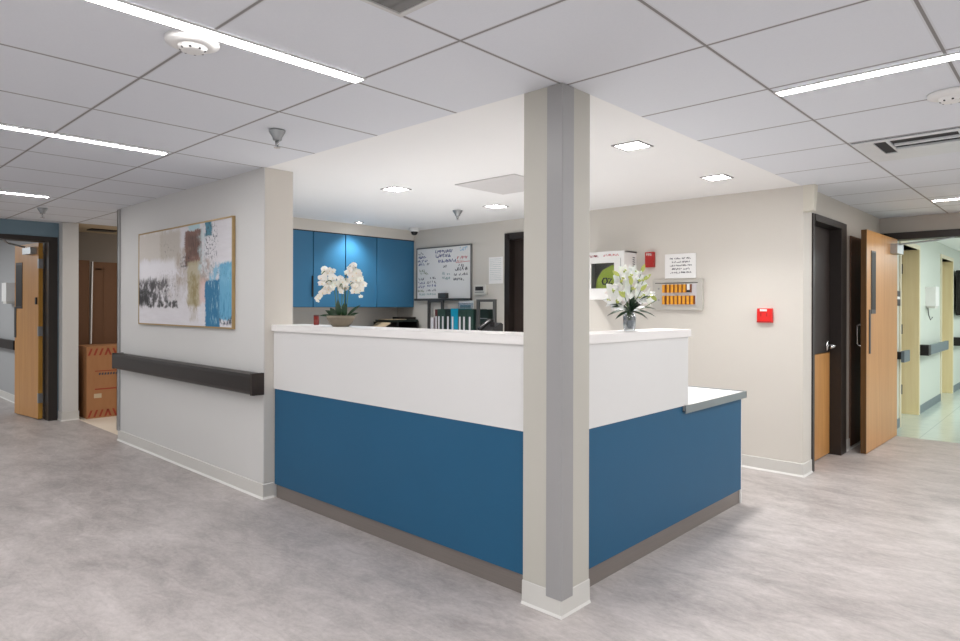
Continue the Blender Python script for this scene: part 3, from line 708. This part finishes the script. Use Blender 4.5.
# tag panel
G = thing('tag_panel', (-2.63,YW,1.29), 'grey wall panel holding two rows of orange tags', 'wall panel')
MB().box(-2.866,-2.40,YW-.03,YW+.001,1.294,1.558).build('housing', 'panel_grey', G, .004)
MB().box(-2.84,-2.44,YW-.034,YW-.028,1.528,1.534).build('seam', 'dark_metal', G)
MB().box(-2.775,-2.45,YW-.033,YW-.028,1.335,1.523).build('tag_plate', 'plate', G)
for z in (1.482, 1.381): MB().tube([(-2.805,YW-.034,z),(-2.805,YW-.028,z)], .009, 12).build('knob', 'guard', G)
for i in range(7):
    x = -2.762+.038*i + (.006 if i else 0)
    o = MB().box(x,x+.023,YW-.052,YW-.033,1.446,1.518).build('tag', 'orange' if i < 6 else 'paper', G, .003)
    MB().box(x+.023,x+.036,YW-.046,YW-.033,1.446,1.518).build('tag_edge', 'brown', o)
    if i == 6: MB().box(x+.001,x+.028,YW-.054,YW-.052,1.447,1.468).build('tag_foot', 'black', o)
for i in range(8):
    x = -2.762+.0372*i + (.006 if i else 0)
    o = MB().box(x,x+.023,YW-.052,YW-.033,1.342,1.419).build('tag', 'orange', G, .003)
    MB().box(x+.023,x+.035,YW-.046,YW-.033,1.342,1.419).build('tag_edge', 'brown', o)
# pull station
Q = thing('fire_pull_station', (-1.884,YW,1.19), 'bright red fire alarm pull station alone on the back wall', 'fire alarm')
MB().box(-1.940,-1.824,YW-.03,YW+.002,1.196,1.310).build('housing', 'red', Q, .004)
MB().box(-1.915,-1.862,YW-.037,YW-.029,1.286,1.304).build('pull_bar', 'plastic', Q, .002)
MB().box(-1.912,-1.906,YW-.032,YW-.029,1.245,1.272).build('notch', 'dark_red', Q); MB().box(-1.866,-1.860,YW-.032,YW-.029,1.245,1.272).build('notch', 'dark_red', Q)
MB().box(-1.942,-1.826,YW-.032,YW-.029,1.197,1.206).build('lower_lip', 'dark_red', Q)

# ------------------------------------------------------------------ back counter contents
ZC = 1.0
binds = [(-5.495,-5.455,'binder_maroon','maroon ring binder at the cabinet end of the binder row',.285),
 (-5.453,-5.405,'binder_green','thin dark green binder directly beside the maroon binder',.288),
 (-5.403,-5.325,'binder_green','thick dark green binder, third from the maroon end of the row',.29),
 (-5.322,-5.238,'binder_black','green-black binder touching the maroon side of the teal binder',.29),
 (-5.235,-5.122,'binder_teal','bright teal binder in the middle of the dark binder row',.295),
 (-5.119,-5.062,'binder_green','slim dark green binder touching the door side of the teal binder',.29),
 (-5.059,-4.992,'binder_green','dark green binder, second past the teal binder towards the door',.29),
 (-4.989,-4.888,'binder_green','wide dark green binder, third past the teal binder',.29)]
for i, (xa, xb, m, lab, hh) in enumerate(binds):
    b = thing('ring_binder', ((xa+xb)/2,5.2,ZC), lab, 'binder', 'binders on the back counter')
    MB().box(xa+.02,xb+.02,5.10,5.32,ZC,ZC+hh).build('cover', m, b, .003)
    xm = (xa+xb)/2 if i != 4 else xa+.03
    w2 = min(.013, (xb-xa)*.28)
    MB().box(xm-w2+.02,xm+w2+.02,5.098,5.1005,ZC+.05,ZC+.205).build('spine_label', 'plate', b)
fb = thing('file_box', (-4.775,5.16,ZC), 'black-green file box behind the grey frame near the phone', 'box')
MB().box(-4.865,-4.66,5.12,5.20,ZC,ZC+.288).build('body', 'binder_black', fb, .004)
MB().box(-4.78,-4.675,5.114,5.121,ZC+.185,ZC+.195).build('label_rail', 'steel', fb)
def stand(pa, pb, label):
    s = thing('metal_frame', ((pa[0]+pb[0])/2,(pa[1]+pb[1])/2,ZC), label, 'frame stand', 'grey metal frames on the back counter')
    v = Vector((pb[0]-pa[0], pb[1]-pa[1], 0)); L = v.length; mt = frame_m(pa, pb); t = .034
    MB().box(0,L,-.012,.012,ZC+.395-t*.8,ZC+.395,mt).build('top_bar', 'dark_metal', s)
    MB().box(0,t,-.012,.012,ZC,ZC+.395-t*.8,mt).build('leg', 'dark_metal', s); MB().box(L-t,L,-.012,.012,ZC,ZC+.395-t*.8,mt).build('leg', 'dark_metal', s)
stand((-5.855,5.34), (-5.585,5.34), 'grey metal upright frame at the maroon binder end of the counter')
stand((-4.77,5.06), (-4.50,5.06), 'grey metal upright frame behind the black phone')
ac = thing('document_holder', (-5.25,5.37,ZC), 'clear holder with white papers behind the teal binder', 'document holder')
MB().box(-5.33,-5.10,5.345,5.355,ZC,1.385).build('papers', 'paper', ac); MB().box(-5.31,-5.14,5.342,5.345,1.30,1.335).build('printed_strip', 'ink_teal', ac)
MB().box(-5.335,-5.095,5.336,5.338,ZC,1.36).build('front_sheet', M['acrylic'], ac)
lh = thing('leaflet_stand', (-5.535,5.14,ZC), 'white leaflets standing between the grey frame and maroon binder', 'leaflets')
MB().box(-5.55,-5.505,5.10,5.20,ZC,ZC+.19).build('leaflets', 'plate', lh); 
# phone
ph = thing('desk_phone', (-4.33,4.80,ZC), 'black desk phone on the back counter beside the dark door', 'phone')
mt = Matrix.Translation((-4.34,4.80,ZC)) @ Matrix.Rotation(-.35, 4, 'Z') @ Matrix.Scale(.86, 4)
bm_ = MB(); pr = [(-.10,0),(.10,0),(.10,.17),(.07,.185),(-.10,.06)]
a = [bm_.bm.verts.new(mt @ Vector((-.12,y,z))) for y, z in pr]; b = [bm_.bm.verts.new(mt @ Vector((.12,y,z))) for y, z in pr]
bm_.bm.faces.new(a); bm_.bm.faces.new(b[::-1])
for i in range(5): bm_.bm.faces.new((a[i], a[(i+1)%5], b[(i+1)%5], b[i]))
bm_.build('base', 'black', ph, .006)
hs = MB().tube([tuple(mt @ Vector(v)) for v in ((-.085,-.11,.09),(-.085,-.08,.125),(-.085,.03,.205),(-.085,.07,.20))], .024, 8); hs.build('handset', 'black', ph, 0, True)
MB().box(.0,.09,-.005,.006,.14,.19,mt).build('screen', 'pane', ph); MB().box(-.02,.09,-.112,-.10,.03,.05,mt).build('keypad', 'steel', ph)
# letter tray with papers
lt = thing('letter_tray', (-6.22,5.14,ZC), 'black letter tray on the counter under the corner cabinet', 'letter tray')
MB().box(-6.40,-6.04,4.93,5.35,ZC,ZC+.05).box(-6.40,-6.38,4.93,5.35,ZC+.05,ZC+.13).box(-6.40,-6.04,5.32,5.35,ZC+.05,ZC+.14).box(-6.40,-6.04,5.0,5.03,ZC+.05,ZC+.13).build('tray', 'black', lt)
MB().box(-6.38,-6.03,4.94,5.33,ZC+.13,ZC+.155).build('top_tray', 'binder_black', lt)
pp = tag(MB().box(-6.33,-6.06,4.95,5.17,ZC+.155,ZC+.162).build('paper_stack', 'tan', None), 'tan papers lying on top of the black letter tray', 'papers')
bk = tag(MB().box(-6.34,-6.07,5.18,5.33,ZC+.155,ZC+.185).build('notebook', 'frame_dark', None, .004), 'dark notebook lying on the black letter tray', 'notebook')
# open folder on counter left of the tray
of = thing('open_folder', (-6.12,4.80,ZC), 'manila folder leaning against the black letter tray', 'folder')
of2 = MB().quad((-6.3,4.68,ZC+.001),(-6.05,4.68,ZC+.001),(-6.05,4.92,ZC+.125),(-6.3,4.92,ZC+.125)); of2.quad((-6.3,4.685,ZC+.001),(-6.05,4.685,ZC+.001),(-6.05,4.925,ZC+.115),(-6.3,4.925,ZC+.115)); of2.build('cover', 'tan', of)

# ------------------------------------------------------------------ red jar
ZT = 1.192
j = thing('red_jar', (-3.80,2.445,ZT), 'small dark red glass jar on the white counter near the painting wall', 'jar')
MB().lathe([(0,0),(.017,0),(.0185,.006),(.0185,.062),(.016,.062),(.016,.01),(0,.01)], (-3.80,2.445,ZT), 20).build('jar', 'red_glass', j, 0, True)
MB().lathe([(.0175,.058),(.0192,.058),(.0192,.068),(.0165,.068),(.0165,.058)], (-3.80,2.445,ZT), 20).build('rim', 'binder_maroon', j, 0, True)

# ------------------------------------------------------------------ orchid
VR = Vector((.7306,.6828,0)); VD = Vector((-.6828,.7306,0))      # two horizontal axes of the arrangements
UP = Vector((0,0,1))
oc = Vector((-3.445,2.395,ZT-.002))
O = thing('potted_orchid', tuple(oc), 'white orchid in a low taupe stoneware bowl on the counter', 'potted plant')
MB().lathe([(0,0),(.050,0),(.054,.004),(.072,.024),(.086,.05),(.091,.070),(.086,.070),(.080,.05),(.0,.045)], tuple(oc), 32).build('bowl', 'bowl', O, 0, True)
MB().lathe([(.084,.058),(.07,.066),(.04,.071),(0,.073)], tuple(oc), 24).build('moss', 'moss', O, 0, True)
def at(dx, dz, dd=0): return oc + VR*dx + VD*dd + UP*dz
for dx, dd, ang, L, W_ in [(-.045,0,140,.075,.034),(-.03,-.03,122,.075,.036),(-.005,-.03,92,.115,.038),(.03,-.03,75,.085,.034),(.05,0,48,.125,.020),(.06,.02,25,.07,.018),(-.055,-.02,172,.095,.018),(.01,.03,80,.09,.03),(.04,-.03,98,.095,.034),(.06,-.02,8,.05,.016)]:
    a = math.radians(ang); d = VR*math.cos(a) + UP*math.sin(a)*.9 + VD*rng.uniform(-.45,.2)
    MB().petal(at(dx*.8,.065,dd), d, -VD + UP*.6, L, W_, .25, 7).build('leaf', 'leaf', O, 0, True)
def arc(p0, p1, p2, n=10):
    return [p0*(1-t)**2 + p1*2*t*(1-t) + p2*t*t for t in [i/n for i in range(n+1)]]
for (rx, rd), (bx_, bz), (tx, tz) in [((-.03,.0),(-.03,.44),(-.135,.20)),((-.015,.01),(-.02,.46),(-.12,.33)),((.005,-.01),(.02,.34),(.0,.25)),((.025,.0),(.015,.46),(.10,.37)),((.035,.01),(.04,.40),(.125,.21))]:
    MB().tube([tuple(q) for q in arc(at(rx,.06,rd), at(bx_,bz,rd), at(tx,tz,rd-.02), 14)], .0026, 6).build('stem', 'stem', O, 0, True)
def make_orchid_flower():
    f = MB()
    for k in range(3):
        a = PI/2 + k*2*PI/3; f.petal((0,0,0), (math.cos(a),-.12,math.sin(a)), (0,-1,0), .027, .021, .25, 4)
    for s in (-1, 1): f.petal((0,-.002,0), (s,-.1,.28), (0,-1,0), .029, .036, .25, 4)
    return f.build('flower', 'petal', O, 0, True)
fl0 = make_orchid_flower(); fl0.data.transform(Matrix.Translation(oc))
lip0 = MB().ball((0,-.006,-.003), .0034, 1, 1.1, 1.3).build('lip', 'lip', None, 0, True); lip0.parent = fl0
VYAW = math.atan2(.6828,.7306)
spots_ = []
for (cx_, cz, rx, rz, n) in ((-.078,.318,.045,.048,13),(-.085,.245,.035,.03,7),(.012,.262,.042,.045,12),(.075,.352,.036,.04,10),(.105,.265,.042,.062,16),(.10,.31,.04,.03,5)):
    for k in range(n):                                           # sunflower spread inside each spray
        r = math.sqrt((k+.5)/n); a = k*2.39996 + cx_*40
        spots_.append((cx_+rx*r*math.cos(a)+rng.uniform(-.006,.006), cz+rz*r*math.sin(a)+rng.uniform(-.006,.006), rng.uniform(-.055,.03), 1))
spots_ += [(-.112,.215,-.02,1),(-.128,.195,-.02,.9),(-.14,.18,-.02,.8),(-.142,.16,-.02,.5),(.13,.19,-.02,.7),(-.03,.275,-.02,.9),(-.045,.25,-.03,.8)]
for i, (dx, dz, dd, s_) in enumerate(spots_):
    o = fl0 if i == 0 else copy_tree(fl0, O)
    o.location = at(dx,dz,dd) - oc; o.rotation_euler = (rng.uniform(-.45,.35), rng.uniform(-.3,.3), VYAW + rng.uniform(-.75,.6)); o.scale = (s_*rng.uniform(.8,1.05),)*3

# ------------------------------------------------------------------ lily vase
vc = Vector((-1.785,3.085,ZT-.002))
V = thing('lily_vase', tuple(vc), 'glass vase of white lilies on the counter past the column', 'vase of flowers')
MB().lathe([(0,0),(.027,0),(.030,.008),(.034,.045),(.035,.075),(.032,.088),(.022,.098),(.019,.112),(.025,.128),(.0228,.128),(.017,.112),(.020,.097),(.029,.086),(.032,.074),(.031,.045),(.027,.011),(0,.010)], tuple(vc), 24).build('vase', 'glass', V, 0, True)
MB().lathe([(0,0),(.024,0),(.028,.03),(.029,.044),(0,.044)], (vc.x,vc.y,vc.z+.013), 18, rib=-.1).build('crystal_filling', 'steel', V)
MB().lathe([(0,0),(.029,0),(.030,.024),(0,.024)], (vc.x,vc.y,vc.z+.058), 18).build('water', M['glass'], V)
def vt(dx, dz, dd=0): return vc + VR*dx + VD*dd + UP*dz
lil = [(-.10,.215,-.02,-.7,1),(-.085,.155,-.05,-.5,1),(-.055,.27,-.03,-.3,1),(.0,.225,-.07,0,1.05),(.05,.185,-.06,.3,1),(.055,.27,-.03,.4,.95),(-.005,.29,-.03,0,1),(.115,.185,-.01,.8,.9),(-.05,.20,-.06,-.4,.95),(-.115,.165,0,-.9,.85),(.02,.315,.0,.2,.8),(-.03,.32,0,-.2,.75)]
def make_lily():
    f = MB()
    for k in range(6):
        a = k*PI/3; f.petal((math.cos(a)*.005,.03,math.sin(a)*.005), (math.cos(a),-.55,math.sin(a)), (-math.cos(a),-.4,-math.sin(a)), .062, .044 if k % 2 else .034, -.34, 6)
    f.lathe([(.003,0),(.008,.012),(.010,.03)], (0,0,0), 8)
    return f.build('lily_flower', 'lily', V, 0, True)
ly0 = make_lily(); ly0.data.transform(Matrix.Translation(vc))
st = MB().tube([(0,.03,0),(0,-.03,0)], .0022, 6).ball((0,-.031,0), .0055).ball((.006,-.022,.006), .004).ball((-.006,-.022,.005), .004).build('stamen', 'bud', None, 0, True); st.parent = ly0
cal = MB().lathe([(.004,0),(.009,.008),(.007,.02),(0,.024)], (0,0,0), 8); 
for v_ in cal.bm.verts: v_.co = Vector((v_.co.x, .018 - v_.co.z, v_.co.y))
calo = cal.build('flower_throat', 'bud', None, 0, True); calo.parent = ly0
for i, (dx, dz, dd, yw, s_) in enumerate(lil):
    o = ly0 if i == 0 else copy_tree(ly0, V)
    o.location = vt(dx*.9,dz,dd) - vc; o.rotation_euler = (rng.uniform(-.5,.15), rng.uniform(0,1), VYAW + yw*.8 + rng.uniform(-.2,.2)); o.scale = (s_*rng.uniform(.85,1.0),)*3
    MB().tube([tuple(q) for q in arc(vt(dx*.04,.04,0), vt(dx*.12,.16,dd*.3), vt(dx*.9,dz-.008,dd+.025), 8)], .0022, 5).build('stem', 'stem', V, 0, True)
for dx, dz, dd, tl in [(.07,.335,-.02,.4),(.085,.295,-.02,1.3),(.16,.185,-.03,-.6),(-.07,.315,-.02,-.8),(-.055,.20,-.10,-.6),(.045,.235,-.09,1.0),(-.015,.265,-.09,0)]:
    b0 = vt(dx*.85,dz-.02,dd); d = VR*tl + UP*(1 if tl > -.5 else .6)
    MB().petal(b0, d, -VD, .05, .020, .1, 5).petal(b0+VD*.004, d, VD, .05, .020, .1, 5).build('bud', 'bud', V, 0, True)
    MB().tube([tuple(vt(dx*.08,.11,0)), tuple(vt(dx*.3,dz*.6,dd*.4)), tuple(b0)], .002, 5).build('stem', 'stem', V, 0, True)
for ang, L, z, dd in [(34,.15,.155,-.05),(12,.13,.125,-.04),(-8,.14,.12,-.03),(-22,.10,.115,-.04),(165,.11,.13,-.05),(190,.13,.125,-.03),(205,.09,.115,-.04),(120,.09,.115,-.05),(60,.09,.12,-.05),(95,.10,.11,-.06),(78,.10,.12,-.07),(140,.10,.12,-.06),(50,.10,.115,-.06),(108,.11,.115,-.07),(88,.12,.12,-.05),(150,.12,.12,-.04),(70,.085,.11,-.07)]:
    a = math.radians(ang); MB().petal(vt(math.cos(a)*.010,z-.01,dd*.4), VR*math.cos(a)+UP*math.sin(a)*.85+VD*dd*6, UP-VD*.5, L, .024, .3, 7).build('leaf', 'leaf', V, 0, True)

# ------------------------------------------------------------------ boxes in the alcove
def lbox(label, x0, x1, y0, y1, z1):
    return thing('cardboard_box', ((x0+x1)/2,(y0+y1)/2,0), label, 'box')
b = lbox('large brown cardboard box with red striped tape in the alcove', -8.95, -8.46, 2.375, 3.02, .84)
MB().box(-8.95,-8.46,2.375,3.02,0,.84).build('carton', 'card', b, .004)
tp = MB()
for zc in (.775, .055):
    for k in range(11):
        y = 2.385+.058*k; sgn = 1 if k < 4 else -1
        tp.quad((-8.4585,y+.0,zc-.04),(-8.4585,y+.022,zc-.04),(-8.4585,y+.022+.03*sgn,zc+.04),(-8.4585,y+.03*sgn,zc+.04))
tp.build('striped_tape', 'tape', b)
s = MB().box(-8.4592,-8.458,2.46,3.0,.545,.555).box(-8.4592,-8.458,2.46,3.0,.33,.345).build('printed_line', 'tape', b)
s = MB()
for k in range(9): s.quad((-8.4585,2.50+.03*k,.50),(-8.4585,2.52+.03*k,.505),(-8.4585,2.522+.03*k,.53),(-8.4585,2.503+.03*k,.525))
s.build('lettering', 'ink', b)
MB().quad((-8.4585,2.45,.235),(-8.4585,2.53,.235),(-8.4585,2.53,.285),(-8.4585,2.45,.285)).build('label_patch', 'tan', b)
t = thing('cardboard_sheet', (-8.98,2.46,0), 'tall dark brown flattened carton leaning behind the striped box', 'cardboard')
MB().box(-9.02,-8.97,2.34,2.545,0,1.875).build('carton', 'card_dark', t, .003); MB().box(-8.972,-8.966,2.38,2.50,.9,1.8).build('panel', 'card_dark', t)
t = thing('cardboard_sheet', (-8.98,2.8,0), 'tall brown panelled carton standing beside the white strip', 'cardboard')
MB().box(-9.02,-8.97,2.575,3.05,0,1.86).build('carton', 'card_dark', t, .003); MB().box(-8.975,-8.966,2.60,2.68,.9,1.78).box(-8.975,-8.966,2.70,2.71,.9,1.8).box(-8.975,-8.966,2.61,2.95,1.76,1.79).build('fold', 'card_dark', t)
tag(MB().tube([(-8.956,2.56,.845),(-8.956,2.575,1.86)], .008, 8).build('white_pole', 'paper', None), 'thin white strip standing between the tall brown cartons', 'pole')
tag(MB().box(-9.1,-8.9,2.55,2.85,H_C-.012,H_C-.001).build('ceiling_vent', 'frame_dark', None), 'dark vent on the alcove ceiling above the cartons', 'vent')

# wall dispensers, hall signs
def disp(name, x, y, z, rot, label):
    d = thing(name, (x,y,z), label, 'dispenser')
    mt = Matrix.Translation((x,y,z)) @ Matrix.Rotation(rot, 4, 'Z')
    MB().box(-.13,.13,-.11,.002,.03,.28,mt).build('housing', 'plastic', d, .02)
    MB().box(-.10,.10,-.10,-.005,0,.03,mt).build('drip_tray', 'thermo', d, .008); return d
disp('soap_dispenser', -10.62, 2.10, 1.34, 0, 'white dispenser on the grey wall beyond the open corridor door')
d = disp('soap_dispenser', -1.5, 10.12, 1.31, PI/2, 'white dispenser on the green hallway wall')
MB().tube([(-1.47,9.97,1.32),(-1.46,9.97,1.22),(-1.44,9.97,1.16),(-1.42,9.97,1.2)], .006).build('hook', 'dark_metal', d)
q = thing('room_sign', (-1.5,8.28,1.34), 'small black room sign on the hallway wall beyond the open door', 'sign')
MB().box(-1.5,-1.488,8.18,8.38,1.34,1.41).box(-1.5,-1.488,8.18,8.38,1.44,1.50).build('plate', 'black', q); MB().box(-1.5,-1.49,8.18,8.38,1.41,1.44).build('insert', 'paper', q)
q = thing('wall_screen', (-1.46,12.9,1.2), 'dark flat screen mounted on the far hallway wall', 'screen')
MB().box(-1.47,-1.41,12.42,13.6,1.2,1.9).build('bezel', 'black', q, .01); MB().box(-1.412,-1.408,12.5,13.55,1.25,1.85).build('screen', 'pane', q); MB().box(-1.5,-1.47,12.9,13.1,1.4,1.7).build('mount', 'black', q)

# ------------------------------------------------------------------ ceiling fixtures
def strip(x0, x1, y0, y1, label):
    s = thing('linear_ceiling_light', ((x0+x1)/2,(y0+y1)/2,H_C), label, 'ceiling light', 'linear ceiling lights')
    z = H_C
    MB().box(x0,x1,y0,y1,z-.006,z-.001).build('diffuser', 'strip', s)
    t = .008
    MB().box(x0-t,x0,y0-t,y1+t,z-.008,z-.001).box(x1,x1+t,y0-t,y1+t,z-.008,z-.001).box(x0,x1,y0-t,y0,z-.008,z-.001).box(x0,x1,y1,y1+t,z-.008,z-.001).build('trim', 'trimw', s)
strip(-2.245,-2.185,-.80,1.63, 'long white linear ceiling light nearest the smoke detector')
strip(-4.20,-4.14,-.84,1.60, 'white linear ceiling light in the corridor before the painting wall')
strip(-6.63,-6.57,-.88,1.55, 'white linear ceiling light closest to the corridor-end door')
strip(-.99,1.45,2.955,3.015, 'white linear ceiling light beside the ceiling vent and second detector')
strip(-.985,1.45,6.88,6.94, 'white linear ceiling light nearest the hallway opening')
def dlight(x, y, label, s=.075):
    d = thing('square_downlight', (x,y,H_C), label, 'downlight', 'square recessed downlights')
    z = H_C; t = .014
    MB().box(x-s,x+s,y-s,y+s,z-.004,z-.001).build('lens', 'panel_light', d)
    MB().box(x-s-t,x+s+t,y-s-t,y-s,z-.007,z-.001).box(x-s-t,x+s+t,y+s,y+s+t,z-.007,z-.001).box(x-s-t,x-s,y-s,y+s,z-.007,z-.001).box(x+s,x+s+t,y-s,y+s,z-.007,z-.001).build('trim', 'guard', d)
dlight(-4.06,3.35,'square downlight above the front of the nurse station, by the partition')
dlight(-4.06,4.56,'square downlight in front of the dark back door')
dlight(-1.94,3.38,'square downlight closest to the grey column')
dlight(-1.96,4.62,'square downlight above the back wall tag panel')
dlight(-5.98,4.40,'tiny square downlight close against the blue cabinets', .025)
def sprinkler(x, y, label, r=.045):
    s = thing('sprinkler_head', (x,y,H_C), label, 'sprinkler', 'ceiling sprinkler heads')
    MB().lathe([(0,-.001),(r,-.001),(r*.95,-.012),(r*.55,-.04),(r*.5,-.055),(0,-.055)], (x,y,H_C), 20).build('escutcheon', 'steel', s, 0, True)
    MB().tube([(x-.016,y,H_C-.05),(x-.012,y,H_C-.078),(x,y,H_C-.086),(x+.012,y,H_C-.078),(x+.016,y,H_C-.05)], .004, 6).tube([(x,y,H_C-.05),(x,y,H_C-.095)], .004, 6).build('frame_arms', 'chrome', s, 0, True)
    MB().lathe([(0,-.092),(.018,-.092),(.018,-.095),(0,-.095)], (x,y,H_C), 12).build('deflector', 'chrome', s)
sprinkler(-3.18,1.80,'chrome sprinkler head in the corridor ceiling before the partition end')
sprinkler(-7.43,1.70,'chrome sprinkler head near the corridor-end blue wall')
sprinkler(-4.52,4.51,'sprinkler head in the drywall ceiling of the nurse station', .05)
def smoke(x, y, label):
    s = thing('smoke_detector', (x,y,H_C), label, 'smoke detector', 'ceiling smoke detectors')
    MB().lathe([(0,-.001),(.092,-.001),(.090,-.014),(.060,-.024),(0,-.024)], (x,y,H_C), 28).build('base', 'plastic', s, 0, True)
    MB().lathe([(.050,-.024),(.042,-.038),(.028,-.041),(0,-.041)], (x,y,H_C), 24).build('sensor_head', 'plastic', s, 0, True)
    for k in range(8):
        a = k*PI/4+.2; MB().ball((x+.040*math.cos(a),y+.040*math.sin(a),H_C-.036), .0055, 1, 1, .7).build('slot', 'void', s)
smoke(-2.325,.985,'white smoke detector at the edge of the long linear light')
smoke(-.43,3.50,'white smoke detector near the ceiling vent')
# supply vent
v = thing('supply_vent', (-.66,4.49,H_C), 'pale grey slotted air supply vent in the tile ceiling', 'vent')
x0, x1, y0, y1 = -.99, -.395, 4.19, 4.80; z = H_C
MB().box(x0,x1,y0,y1,z-.004,z-.001).build('backing', 'void', v)
MB().box(x0,x1,y0,y0+.045,z-.01,z-.003).box(x0,x1,y1-.22,y1,z-.01,z-.003).box(x0,x0+.10,y0+.045,y1-.22,z-.01,z-.003).box(x1-.1,x1,y0+.045,y1-.22,z-.01,z-.003).build('frame', 'vent', v)
MB().box(x0+.19,x1-.1,y0+.14,y0+.175,z-.016,z-.006).build('slat', 'vent', v); MB().box(x0+.165,x0+.18,y0+.045,y1-.22,z-.012,z-.003).build('slat', 'vent', v)
MB().box(x0+.18,x1-.1,y0+.25,y0+.40,z-.02,z-.008).build('deflector_plate', 'vent', v, .003)
# return grille
v = thing('return_grille', (-1.32,.95,H_C), 'grey return air grille in the ceiling tile at the top of the picture', 'vent')
v['label'] = 'dark grey return air grille in a ceiling tile near the long light'
MB().box(-1.61,-1.02,.48,1.335,z-.004,z-.001).build('backing', 'grille', v)
MB().box(-1.62,-1.01,1.335,1.355,z-.012,z-.001).box(-1.62,-1.605,.48,1.335,z-.012,z-.001).box(-1.03,-1.01,.48,1.335,z-.012,z-.001).build('frame', 'trimw', v)
sl = MB()
for k in range(20): sl.box(-1.60,-1.03,.49+k*.042,.535+k*.042,z-.009,z-.004)
sl.build('louvres', 'grille', v)
tag(MB().box(-3.57,-2.97,3.53,4.10,H_C-.008,H_C-.001).build('access_panel', 'access', None, .002), 'square pale access panel in the drywall ceiling near the column', 'access panel')

# ------------------------------------------------------------------ lights
def area(name, loc, sx, sy, power, color=(1,1,1), rot=(0,0,0)):
    l = bpy.data.lights.new(name, 'AREA'); l.shape = 'RECTANGLE'; l.size = sx; l.size_y = sy; l.energy = power; l.color = color
    o = bpy.data.objects.new(name, l); o.location = loc; o.rotation_euler = rot; COL.objects.link(o); return o
def spot(name, loc, power, size=125, blend=.9, color=(1,.985,.965)):
    l = bpy.data.lights.new(name, 'SPOT'); l.energy = power; l.spot_size = math.radians(size); l.spot_blend = blend; l.shadow_soft_size = .07; l.color = color
    o = bpy.data.objects.new(name, l); o.location = loc; COL.objects.link(o); return o
for i, (x, y) in enumerate(((-4.06,3.35),(-4.06,4.56),(-1.94,3.38),(-1.96,4.62))): spot('downlight_lamp', (x,y,H_C-.02), (60, 85, 44, 44)[i])
spot('downlight_lamp', (-5.98,4.40,H_C-.02), 30, 120, .7)
area('corridor_lamp', (0,-.3,H_C-.02), .1, 2.4, 26)
area('corridor_lamp', (.2,-1.6,H_C-.02), 2.4, .1, 26)
area('corridor_lamp', (.2,5.0,H_C-.02), 2.4, .1, 22)
area('hall_lamp', (.2,9.6,2.2), 1.2, .6, 30, (.92,1,.99))
area('hall_lamp', (.2,12.6,2.2), 1.2, .6, 30, (.92,1,.99))
area('alcove_lamp', (-7.7,3.0,2.22), .5, .5, 5, (1,.9,.78))
area('ceiling_fill', (.9,-1.4,.9), 1.2, 1.2, 30, (1,1,1), (PI,0,0))  # added fill behind the camera, aimed up to brighten the ceiling
area('station_fill', (-3.9,3.7,.3), 1.6, 1.4, 14, (1,.99,.97), (PI,0,0))  # added fill hidden behind the desk, lifts the drywall ceiling
area('beyond_lamp', (-11,.4,2.25), 1.2, .6, 30, (.95,.98,1))

wd = bpy.data.worlds.new('ambient'); bpy.context.scene.world = wd; wd.use_nodes = True
bg = wd.node_tree.nodes['Background']; bg.inputs[0].default_value = (1, .99, .985, 1); bg.inputs[1].default_value = .55

# ------------------------------------------------------------------ camera
cam = bpy.data.cameras.new('camera'); co = bpy.data.objects.new('camera', cam); COL.objects.link(co)
F = 647.5; yaw = math.atan2(605, 647.5)
cam.sensor_width = 36; cam.sensor_fit = 'HORIZONTAL'; cam.lens = F/960*36; cam.shift_y = -(320.5-306.4)/960; cam.clip_start = .05
co.location = (0, 0, 1.32); co.rotation_euler = (Matrix.Rotation(yaw, 4, 'Z') @ Matrix.Rotation(PI/2, 4, 'X') @ Matrix.Rotation(math.radians(.15), 4, 'Z')).to_euler()
sc = bpy.context.scene; sc.camera = co
sc.view_settings.view_transform = 'Standard'; sc.view_settings.look = 'None'; sc.view_settings.exposure = .55
sc.cycles.use_denoising = True; sc.cycles.max_bounces = 8; sc.cycles.diffuse_bounces = 5; sc.cycles.caustics_reflective = False; sc.cycles.caustics_refractive = False
sc.cycles.sample_clamp_indirect = 8
for o in bpy.data.objects:
    if '_o' in o: del o['_o']
